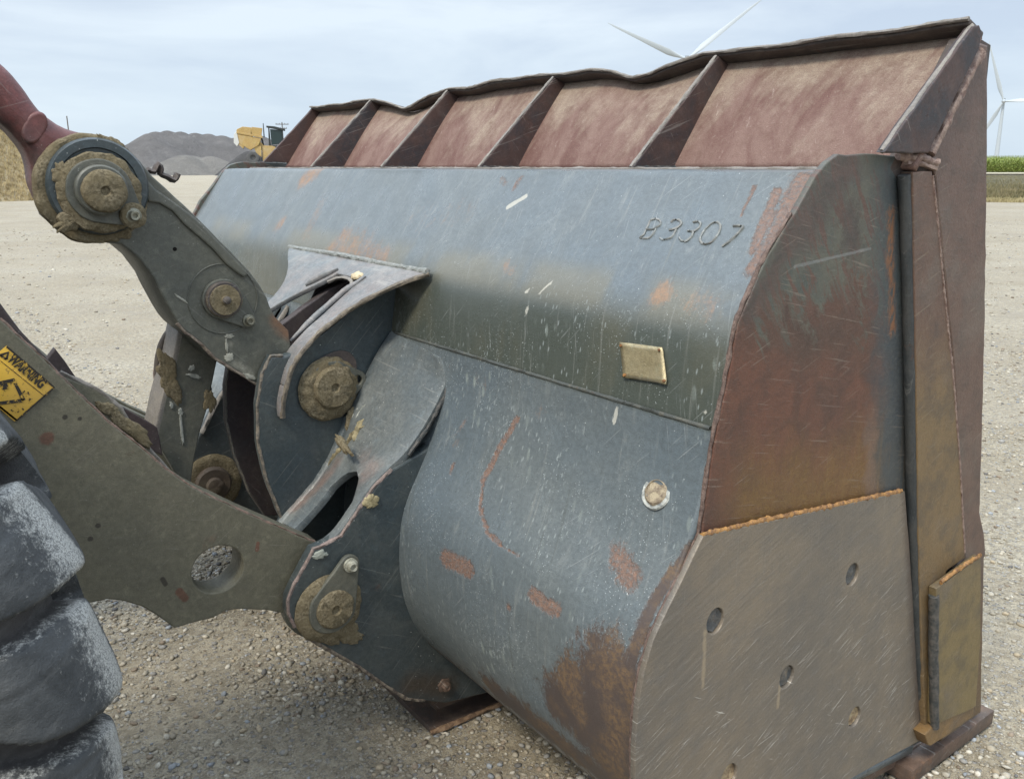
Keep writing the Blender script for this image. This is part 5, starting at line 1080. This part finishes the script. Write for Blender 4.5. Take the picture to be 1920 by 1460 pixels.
for y_ in (2.35, 2.95):
    plate('tower_plate', [(-2.6, .6), (-1.45, .6), (-1.25, 1.3), (-1.6, 2.5), (-2.1, 2.75), (-2.6, 2.2)], y_, y_+.06, OLIVE, WL, bev=.006)
tube('tilt_cylinder', [(-1.9, 2.66, 2.35), (-.6, 2.5, 2.6)], .085, LEVER, WL, 16)
box('engine_hood', (-6.6, 1.9, 1.1), (-4.3, 3.45, 2.35), OLIVE, WL, .08)
box('cab_base', (-4.3, 1.75, .95), (-2.65, 3.6, 1.75), OLIVE, WL, .05)
cb = box('cab_window', (-4.2, 1.9, 1.75), (-2.75, 3.45, 3.15), M('loader_cab_glass', 0, .1, .5).done((.03, .045, .045)), WL, .04)
for x_ in (-4.22, -2.77):
    for y_ in (1.88, 3.41): box('cab_post', (x_-.03, y_, 1.7), (x_+.06, y_+.06, 3.2), LEVER, WL, .01)
box('cab_roof', (-4.35, 1.75, 3.15), (-2.6, 3.6, 3.3), OLIVE, WL, .04)
box('step_plate', (-2.75, 1.55, .75), (-1.9, 1.95, .82), LEVER, WL, .01)

# ------------------------------------------------------------------ background
# straw-coloured bank at the left
def hill(name, pts_fn, nx, ny, mat, label, kind=None, category=None):
    v = [pts_fn(i/(nx-1), j/(ny-1)) for i in range(nx) for j in range(ny)]
    f = [(i*ny+j, (i+1)*ny+j, (i+1)*ny+j+1, i*ny+j+1) for i in range(nx-1) for j in range(ny-1)]
    o = link(name, mesh(name, v, f), mat, None, None, 180); return tag(o, label, category, kind=kind)
m = M('dry_grass_bank', 0, .95, .2)
n1 = m.noise(.5, 5, .6); n2_ = m.noise(6, 6, .75); n3 = m.noise(1, 5, .7, m.map(m.obj, scale=(9, 9, 1.6)))
c = m.mix(m.rng(n1, .35, .65), (.42, .345, .215), (.34, .28, .18)); c = m.mix(m.math('MULTIPLY', m.rng(n2_, .4, .65), .6), c, (.22, .17, .10)); c = m.mix(m.math('MULTIPLY', m.rng(n3, .5, .7), .5), c, (.56, .46, .28))
m.bump(n2_, .1); m.bump(n3, .05)
BANKM = m.done(c, .95)
A0, A1 = Vector((-2.42,45.94,0.0)), Vector((8.82,51.25,0.0)); dv = (A1-A0); nv = Vector((A1.x, A1.y, 0)).normalized()
def bank(u, w):
    p = A0+dv*u*1.0+nv*(w*22); prof_ = math.sin(min(1, w*1.9)*math.pi/2)*(1-max(0, w-.6)/.4*.9)
    taper = min(1, (1-u)*6)**.8
    h = 5.0*prof_*taper*(.72+.28*min(1, (1-u)*2.2))+mnoise.fractal(tuple(p*.25), 1, 2, 4)*.5*prof_*taper
    return (p.x+mnoise.noise(tuple(p*.3))*.7*prof_, p.y, max(-.2, h-.05))
hill('straw_bank', bank, 90, 50, BANKM, 'dry straw coloured earth bank at the left edge', kind='structure')
# tufts of dry grass on the bank
def blades(name, pts, hgt, wid, mat, label, per=3, lean=.35, cols=None):
    n = len(pts); pts = np.repeat(pts, per, 0); q = len(pts); a = rng.uniform(0, 2*np.pi, q); h = hgt*rng.uniform(.5, 1.15, q); b = rng.uniform(0, 2*np.pi, q); ln = h*lean*rng.uniform(0, 1, q)
    base = pts+np.stack([rng.normal(0, wid*2, q), rng.normal(0, wid*2, q), np.zeros(q)], 1); wv = np.stack([np.cos(a), np.sin(a), 0*a], 1)*wid
    tip = base+np.stack([np.cos(b)*ln, np.sin(b)*ln, h], 1); md = (base*.5+tip*.5)-np.stack([np.cos(b)*ln*.25, np.sin(b)*ln*.25, 0*b], 1)
    V = np.stack([base-wv, base+wv, md+wv*.8, md-wv*.8, tip], 1).reshape(-1, 3); k = np.arange(q)[:, None]*5
    me = bpy.data.meshes.new(name); me.vertices.add(len(V)); me.vertices.foreach_set('co', V.ravel())
    F4 = (k+np.array([0, 1, 2, 3])); F3 = (k+np.array([3, 2, 4])); me.loops.add(F4.size+F3.size); me.loops.foreach_set('vertex_index', np.concatenate([F4.ravel(), F3.ravel()]).astype(np.int32))
    me.polygons.add(2*q); me.polygons.foreach_set('loop_start', np.concatenate([np.arange(q)*4, F4.size+np.arange(q)*3]).astype(np.int32)); me.update(calc_edges=True)
    o = link(name, me, mat, None, None, None); return tag(o, label, kind='stuff')
m = M('dry_blades', 0, .9, .2); n1 = m.noise(3, 3, .6); DRY = m.done(m.mix(m.rng(n1, .4, .6), (.50, .40, .22), (.30, .23, .12)))
uw = rng.uniform(0, 1, (9000, 2)); tp = np.array([bank(.6+.4*a, b*.5) for a, b in uw]); blades('dry_grass', tp, .22, .012, DRY, 'dry grass tufts growing on the straw coloured bank', 2)

# gravel stockpiles
def pile_mat(name, a, b):
    m = M(name, 0, .95, .2); n1 = m.noise(.16, 6, .65, dist=.4); n2_ = m.noise(3.5, 6, .8); n3 = m.noise(1, 5, .7, m.map(m.obj, scale=(.5, .5, .08)))
    c = m.mix(m.rng(n1, .38, .62), a, b); c = m.mix(m.math('MULTIPLY', m.rng(n2_, .4, .65), .5), c, tuple(x*.55 for x in a)); c = m.mix(m.math('MULTIPLY', m.rng(n3, .52, .7), .4), c, tuple(x*1.35 for x in a))
    m.bump(n2_, .5); m.bump(n1, 1.5, .5); return m.done(c, .95)
PILEM = pile_mat('grey_gravel_pile', (.19, .18, .175), (.15, .143, .14)); PILE2 = pile_mat('shadowed_gravel_pile', (.115, .11, .108), (.09, .088, .088)); PILE3 = pile_mat('pale_gravel_pile', (.25, .235, .215), (.205, .195, .18))  # the ramp's colour is darkened to stand for a pile face in shadow
def cone_pile(name, tops, slope, base, mat, label, nx=120, seed=0, rough=.35):
    """stockpile: the upper envelope of loose cones dumped along a ridge"""
    T_ = [Vector(t) for t in tops]; R = max(t.z for t in T_)/slope+2
    lo = Vector((min(t.x for t in T_)-R, min(t.y for t in T_)-R)); hi = Vector((max(t.x for t in T_)+R, max(t.y for t in T_)+R))
    v = []; f = []
    for i in range(nx):
        for j in range(nx):
            x = lo.x+(hi.x-lo.x)*i/(nx-1); y = lo.y+(hi.y-lo.y)*j/(nx-1); z = -9
            for t in T_:
                d = math.hypot(x-t.x, y-t.y); dz = t.z-slope*math.sqrt(d*d+2.2)*1.0+slope*1.2
                z = max(z, min(dz, t.z))
            z += mnoise.fractal((x*.18+seed, y*.18, 0), 1, 2, 5)*rough
            v.append((x, y, max(z, base)))
    for i in range(nx-1):
        for j in range(nx-1):
            q = (i*nx+j, (i+1)*nx+j, (i+1)*nx+j+1, i*nx+j+1)
            if max(v[k][2] for k in q) > base+.001: f.append(q)
    me = mesh(name, v, f); bm = bmesh.new(); bm.from_mesh(me); bmesh.ops.delete(bm, geom=[x for x in bm.verts if not x.link_faces], context='VERTS'); bm.to_mesh(me); bm.free()
    o = link(name, me, mat, None, None, 180); return tag(o, label, 'gravel pile')
cone_pile('gravel_pile', [(51.31,198.47,8.4),(53.61,200.97,9.0),(56.22,202.33,9.2),(59.42,203.5,9.1),(62.9,204.55,9.0),(65.4,203.76,8.8),(68.12,202.87,8.5),(71.41,201.73,8.2),(75.82,200.12,8.4),(82.1,199.79,8.0)], .62, -.3, PILEM, 'long grey gravel stockpile beyond the yard, left of the far yellow loader', seed=3)
cone_pile('gravel_pile', [(51.01,174.71,3.9),(52.96,176.21,3.8),(55.92,174.25,3.6)], .5, -.3, PILE3, 'low paler gravel heap in front of the long grey stockpile', seed=9, nx=80, rough=.2)
cone_pile('gravel_pile', [(55.93,233.39,4.2),(53.88,237.98,3.6),(52.17,244.5,3.0)], .5, -.3, PILE3, 'low pale heap behind the red lever, left end of the stockpiles', seed=12, nx=80, rough=.2)
cone_pile('gravel_pile', [(57.79,157.75,4.3),(59.67,154.91,4.4),(63.86,155.39,4.4),(69.08,153.14,4.3)], .8, -.3, PILE2, 'gravel ramp under the far yellow loader, coloured as in shadow', seed=15, nx=80, rough=.2)

# far yellow loader working on the ramp
def far_loader():
    c0 = Vector((57.26,149.4,0.0)); d = Vector((c0.x, c0.y, 0)).normalized(); rt = Vector((d.y, -d.x, 0))     # rt: to the viewer's right
    zb = 3.4; k = 160/1672
    L = thing('wheel_loader', (c0.x, c0.y, zb), 'small far yellow wheel loader with raised bucket on the gravel ramp', 'wheel loader')
    YP = steel('far_yellow_paint', (.56, .38, .14), (.46, .30, .10), dust_amt=.5, dust=(.50, .42, .28), rust_amt=.05, rough=.5, scr=0, scale=.1); DK = M('far_dark', 0, .5, .4).done((.03, .035, .035)); GL = M('cab_glass', 0, .15, .5).done((.02, .035, .035)); TY = M('far_tyre', 0, .85, .2).done((.10, .10, .10)); PL = M('pale_lip', 0, .5, .5).done((.55, .55, .52))
    def W(u, v, dep=0.0):             # u right, v up in metres, dep away
        return c0+rt*u+d*dep+Vector((0, 0, 1))*(v)
    def pp(name, poly, d0, d1, mat, parent=L):
        n = len(poly); v = [W(u, w_, d0) for u, w_ in poly]+[W(u, w_, d1) for u, w_ in poly]
        f = [tuple(range(n)), tuple(range(2*n-1, n-1, -1))]+[(i, i+n, (i+1) % n+n, (i+1) % n) for i in range(n)]
        bm = bmesh.new(); me = mesh(name, v, f); bm.from_mesh(me); bmesh.ops.recalc_face_normals(bm, faces=bm.faces); bmesh.ops.bevel(bm, geom=bm.edges[:], offset=.03, segments=1, affect='EDGES'); bm.to_mesh(me); bm.free()
        return link(name, me, mat, parent, None, 30)
    def q(u, v): return ((u-497)*k, 1.65+(311-v)*k)
    Q = lambda pts: [q(*p) for p in pts]
    bk = pp('bucket', Q([(454,249),(464,244.5),(478,246),(480,262),(470,264),(462,282),(451,272),(448,262)]), -1.6, 1.6, YP)
    pp('bucket_side', Q([(453,256),(496,264),(496,260),(453,253)]), -1.75, -1.6, YP, bk)
    pp('bucket_shell', Q([(455,258),(494,264),(488,276),(474,284),(456,273)]), -1.65, 1.6, YP, bk)
    pp('bucket_top', Q([(479,245),(497,247),(494,262),(476,257)]), -1.6, 1.5, YP, bk)
    pp('bucket_lip', Q([(448,258),(453,252),(456,272),(452,278),(447,272)]), -1.7, 1.7, PL, bk)
    pp('lift_arm', Q([(480,266),(488,264),(500,280),(512,284),(512,292),(498,290),(486,276)]), -.9, -.6, YP)
    pp('lift_arm', Q([(480,266),(488,264),(500,280),(512,284),(512,292),(498,290),(486,276)]), .6, .9, YP)
    pp('tilt_cylinder', Q([(491,252),(494,252),(499,280),(496,282)]), -.2, .2, DK)
    pp('fender', Q([(479,277),(493,277),(492,296),(484,290)]), -1.5, -.9, YP)
    pp('body', Q([(494,276),(512,277),(530,284),(545,290),(545,304),(494,304)]), -1.2, 1.2, YP)
    pp('cab', Q([(507,246),(509,246),(510,276),(530,276),(530,250),(532,250),(532,280),(506,278)]), -.8, .8, DK)
    pp('cab_window', Q([(510,248),(530,250),(530,273),(511,275)]), -.7, .7, GL)
    pp('cab_roof', Q([(504,242.5),(518,243.5),(536,248),(536,251),(504,245)]), -.95, .95, DK)
    pp('exhaust', Q([(498.3,238),(499.7,238),(500,262),(498,262)]), -.1, .1, DK)
    for dep in (-1.6, 1.0):
        wl = lathe('wheel', W(*q(477.5, 297), dep), [(.72, 0), (.95, .06), (.98, .3), (.95, .52), (.70, .58), (.45, .5), (.4, .3), (0, .3)], TY, L, 28, axis=tuple(-d))
        wl2 = lathe('wheel', W(*q(520, 303), dep), [(.72, 0), (.95, .06), (.98, .3), (.95, .52), (.70, .58), (.45, .5), (.4, .3), (0, .3)], TY, L, 28, axis=tuple(-d))
far_loader()

# utility poles
POLE = M('pole_wood', 0, .9, .2); _n = POLE.noise(2, 4, .6); POLE_M = POLE.done(POLE.mix(_n, (.10, .085, .07), (.16, .14, .12)))
def pole(pos, h, label, arms=True, group=None):
    P0 = Vector(pos); d = Vector((P0.x, P0.y, 0)).normalized(); rt = Vector((d.y, -d.x, 0))
    t = thing('utility_pole', pos, label, 'utility pole')
    tube('pole', [P0, P0+Vector((0, 0, h))], [.20, .13], POLE_M, t, 8)
    if arms:
        for zz, w_ in ((h-.5, 1.6), (h-1.5, 1.1)):
            tube('crossarm', [P0+rt*-w_+Vector((0, 0, zz)), P0+rt*w_+Vector((0, 0, zz))], .09, POLE_M, t, 6)
            for s in (-.9, -.4, .4, .9): tube('insulator', [P0+rt*w_*s+Vector((0, 0, zz)), P0+rt*w_*s+Vector((0, 0, zz+.3))], .06, POLE_M, t, 6)
        lathe('transformer', P0+rt*-.7+Vector((0, 0, h-2.9)), [(.28, -.45), (.3, 0), (.28, .45), (0, .5)], M('transformer_grey', 0, .6, .3).done((.12, .12, .12)), t, 12, axis=(0, 0, 1))
pole((88.6,217.66,0.0), 12.2, 'utility pole with crossarms and transformer behind the far yellow loader')
pole((46.43,255.82,0.0), 14.2, 'bare pole top showing above the red lever', False)
pole((129.42,399.56,0.0), 14.5, 'tiny distant pole above the middle of the long grey stockpile', False)

# wind turbines
TW = M('turbine_white', 0, .45, .4).done((.40, .44, .47))
def turbine(hub, R_, angs, label, yaw=0.0, htow=None, tint=None):
    Hb = Vector(hub); d = Vector((-Hb.x, -Hb.y, 0)).normalized(); d = Matrix.Rotation(yaw, 3, 'Z') @ d; rt = Vector((-d.y, d.x, 0))   # d: towards the viewer
    t = thing('wind_turbine', (Hb.x, Hb.y, 0), label, 'wind turbine')
    T0 = Hb-d*5
    n = 20; v = []; f = []
    zz = [0, Hb.z*.5, Hb.z-2.0]; rr = [2.4, 1.9, 1.35]
    for z_, r_ in zip(zz, rr):
        for i in range(n): v.append((T0.x+r_*math.cos(2*math.pi*i/n), T0.y+r_*math.sin(2*math.pi*i/n), z_))
    for j in range(2):
        for i in range(n): f.append((j*n+i, j*n+(i+1) % n, (j+1)*n+(i+1) % n, (j+1)*n+i))
    link('tower', mesh('tower', v, f), TW, t, None, 60)
    nac = lathe('nacelle', tuple(Hb-d*2), [(0, -9), (1.4, -9), (2.0, -6), (2.1, 0), (1.8, 2.0), (0, 2.0)], TW, t, 16, axis=tuple(d))
    link('cooler', mesh('cooler', [tuple(Hb-d*8+rt*a+Vector((0, 0, b))) for a, b in ((-1.4, 1.5), (1.4, 1.5), (1.4, 3.4), (-1.4, 3.4))]+[tuple(Hb-d*9.2+rt*a+Vector((0, 0, b))) for a, b in ((-1.4, 1.5), (1.4, 1.5), (1.4, 3.4), (-1.4, 3.4))], [(0, 1, 2, 3), (7, 6, 5, 4), (0, 4, 5, 1), (1, 5, 6, 2), (2, 6, 7, 3), (3, 7, 4, 0)]), M('cooler_grey', 0, .6, .3).done((.25, .27, .28)), nac, None, 30)
    lathe('hub', tuple(Hb), [(1.7, -1), (1.8, .6), (1.2, 2.0), (0, 2.6)], TW, t, 16, axis=tuple(d))
    for a in angs:
        a = math.radians(a); ax = rt*math.cos(a)+Vector((0, 0, math.sin(a))); pr_ = ax.cross(d)
        st = [(0, .95, .95), (.06, 1.0, .9), (.13, 1.7, .6), (.22, 2.25, .42), (.35, 1.9, .30), (.55, 1.35, .2), (.75, .95, .13), (.92, .6, .08), (1.0, .12, .03)]
        v = []; f = []; m_ = 10
        for s, ch, th_ in st:
            tw = math.radians(38*(1-s)**1.6); cd = pr_*math.cos(tw)+d*math.sin(tw); cn = ax.cross(cd)
            c_ = Hb+ax*(R_*s+1.0)-cd*(ch*.25 if s > .08 else 0)+d*(.8*s*s*2)
            for i in range(m_):
                q = 2*math.pi*i/m_; v.append(tuple(c_+cd*ch*math.cos(q)+cn*th_*math.sin(q)))
        for j in range(len(st)-1):
            for i in range(m_): f.append((j*m_+i, j*m_+(i+1) % m_, (j+1)*m_+(i+1) % m_, (j+1)*m_+i))
        f.append(tuple((len(st)-1)*m_+i for i in range(m_)))
        link('blade', mesh('blade', v, f), TW, t, None, 80)
turbine((479.8,445.89,72.06), 60, (155.5, 37.5, 276.5), 'white wind turbine whose two blades rise above the bucket rim', 0)
turbine((976.05,462.3,63.69), 62, (109, -1, 243), 'white wind turbine seen to the right of the bucket, above the corn', 0)

# corn field, weedy strip and pale track at the right
m = M('corn_leaf', 0, .6, .3); n1 = m.noise(1.4, 4, .6); n2_ = m.noise(11, 3, .6)
z_ = m.sep()[2]
c = m.mix(m.rng(n2_, .4, .62), (.20, .27, .055), (.30, .36, .10)); c = m.mix(m.math('MULTIPLY', m.rng(n1, .4, .62), .4), c, (.34, .34, .12)); c = m.mix(m.math('MULTIPLY', m.rng(z_, 2.4, 2.9), .5), c, (.42, .42, .20))
CORN = m.done(c, .6)
c0, c1 = Vector((113.17,146.35,0.0)), Vector((166.13,25.01,0.0)); dv2 = c1-c0; n2v = Vector((-dv2.y, dv2.x, 0)).normalized()
if n2v.dot(c0) < 0: n2v = -n2v
cp = []
for r_ in range(11):
    for i in range(1500):
        p = c0+dv2*((i+rng.uniform(-.4, .4))/1500)+n2v*(r_*.78+rng.uniform(-.15, .15)); cp.append((p.x, p.y, 0))
cp = np.array(cp)
def corn(pts, hgt):
    per = 7; n = len(pts); hs = hgt*rng.uniform(.9, 1.08, n); P = np.repeat(pts, per, 0); Hs = np.repeat(hs, per); k = np.tile(np.arange(per), n)
    zb = Hs*(.10+.105*k)*rng.uniform(.9, 1.1, len(P)); a = rng.uniform(0, 2*np.pi, len(P)); L = rng.uniform(.35, .62, len(P)); wd = .045
    base = P+np.stack([0*a, 0*a, zb], 1); di = np.stack([np.cos(a), np.sin(a), 0*a], 1); wv = np.stack([-np.sin(a), np.cos(a), 0*a], 1)*wd
    up = np.array([0, 0, 1.0]); mid_ = base+di*(L*.5)[:, None]+up*(L*.55)[:, None]; tip = base+di*L[:, None]+up*(L*rng.uniform(-.05, .6, len(P)))[:, None]
    V = np.stack([base-wv*.5, base+wv*.5, mid_+wv, mid_-wv, tip], 1).reshape(-1, 3); q = len(P); kk = np.arange(q)[:, None]*5
    # stalks
    sb = pts; V2 = np.stack([sb+[-.025, 0, 0], sb+[.025, 0, 0], sb+np.stack([0*hs+.02, 0*hs, hs], 1), sb+np.stack([0*hs-.02, 0*hs, hs], 1)], 1).reshape(-1, 3)
    F = np.concatenate([(kk+np.array([0, 1, 2, 3])).ravel(), len(V)+np.arange(n*4)]); F3 = (kk+np.array([3, 2, 4])).ravel()
    me = bpy.data.meshes.new('corn_field'); VA = np.concatenate([V, V2]); me.vertices.add(len(VA)); me.vertices.foreach_set('co', VA.ravel())
    me.loops.add(len(F)+len(F3)); me.loops.foreach_set('vertex_index', np.concatenate([F, F3]).astype(np.int32)); me.polygons.add(len(F)//4+len(F3)//3)
    me.polygons.foreach_set('loop_start', np.concatenate([np.arange(0, len(F), 4), len(F)+np.arange(0, len(F3), 3)]).astype(np.int32)); me.update(calc_edges=True)
    o = link('corn_field', me, CORN, None, None, None); tag(o, 'field of tall green corn along the horizon at the right', kind='stuff')
corn(cp, 2.65)
def strip(name, dnear, dfar, z, mat, label, u0=1450, kind='structure', nx=60, rel=None, undul=0):
    a0, a1 = Vector(rel[0]), Vector(rel[1]); b0, b1 = Vector(rel[2]), Vector(rel[3]); v = []; f = []
    for i in range(nx):
        for j in range(12):
            u = i/(nx-1); w_ = j/11; p = (a0+(a1-a0)*u)*(1-w_)+(b0+(b1-b0)*u)*w_
            v.append((p.x, p.y, z+undul*math.sin(w_*math.pi)*(.7+.5*mnoise.noise((p.x*.08, p.y*.08, 1)))))
    for i in range(nx-1):
        for j in range(11): f.append((i*12+j, (i+1)*12+j, (i+1)*12+j+1, i*12+j+1))
    return tag(link(name, mesh(name, v, f), mat, None, None, 180), label, kind=kind)
m = M('weedy_ground', 0, .95, .2); n1 = m.noise(.25, 6, .7); n2_ = m.noise(3, 6, .8)
c = m.mix(m.rng(n1, .38, .6), (.10, .088, .05), (.155, .135, .085)); c = m.mix(m.math('MULTIPLY', m.rng(n2_, .42, .62), .6), c, (.06, .06, .032)); m.bump(n2_, .15)
WEED = m.done(c, .95)
strip('field_verge', 0, 0, .004, WEED, 'dark weedy verge between the yard and the corn', rel=((32.7,47.91,0.0),(43.86,3.55,0.0),(93.01,136.29,0.0),(149.51,12.1,0.0)), undul=.25)
TRK = M('pale_track', 0, .9, .2); _n = TRK.noise(1.2, 5, .7); TRK_M = TRK.done(TRK.mix(_n, (.42, .38, .28), (.52, .47, .37)))
strip('field_track', 0, 0, .25, TRK_M, 'pale dirt track along the foot of the corn', rel=((93.58,137.11,0.0),(151.5,12.26,0.0),(100.34,147.02,0.0),(163.47,13.23,0.0)))
m = M('weed_blades', 0, .8, .2); n1 = m.noise(.4, 4, .6); WB = m.done(m.mix(m.rng(n1, .4, .6), (.13, .12, .06), (.24, .20, .11)))
def inq(A, B, C, D, n):
    u = rng.uniform(0, 1, (n, 1)); w_ = rng.uniform(0, 1, (n, 1))**1.3; A, B, C, D = map(np.array, (A, B, C, D)); return (A+(B-A)*u)*(1-w_)+(C+(D-C)*u)*w_
wp_ = inq((39.87,22.95,0.0),(43.35,15.4,0.0),(104.0,59.86,0.0),(113.08,40.17,0.0), 9000); blades('weeds', wp_, .30, .015, WB, 'dull green and straw weeds on the verge below the corn', 3, .5)
m = M('straw_blades', 0, .8, .2); n1 = m.noise(.6, 4, .6); SB = m.done(m.mix(m.rng(n1, .4, .6), (.42, .36, .2), (.30, .25, .13)))
wp_ = inq((38.13,21.95,0.0),(41.46,14.73,0.0),(42.03,24.19,0.0),(45.7,16.23,0.0), 5000); blades('dry_grass', wp_, .16, .012, SB, 'pale dry grass fringe at the edge of the gravel yard', 3, .6)
# faint power line conductors behind the right turbine
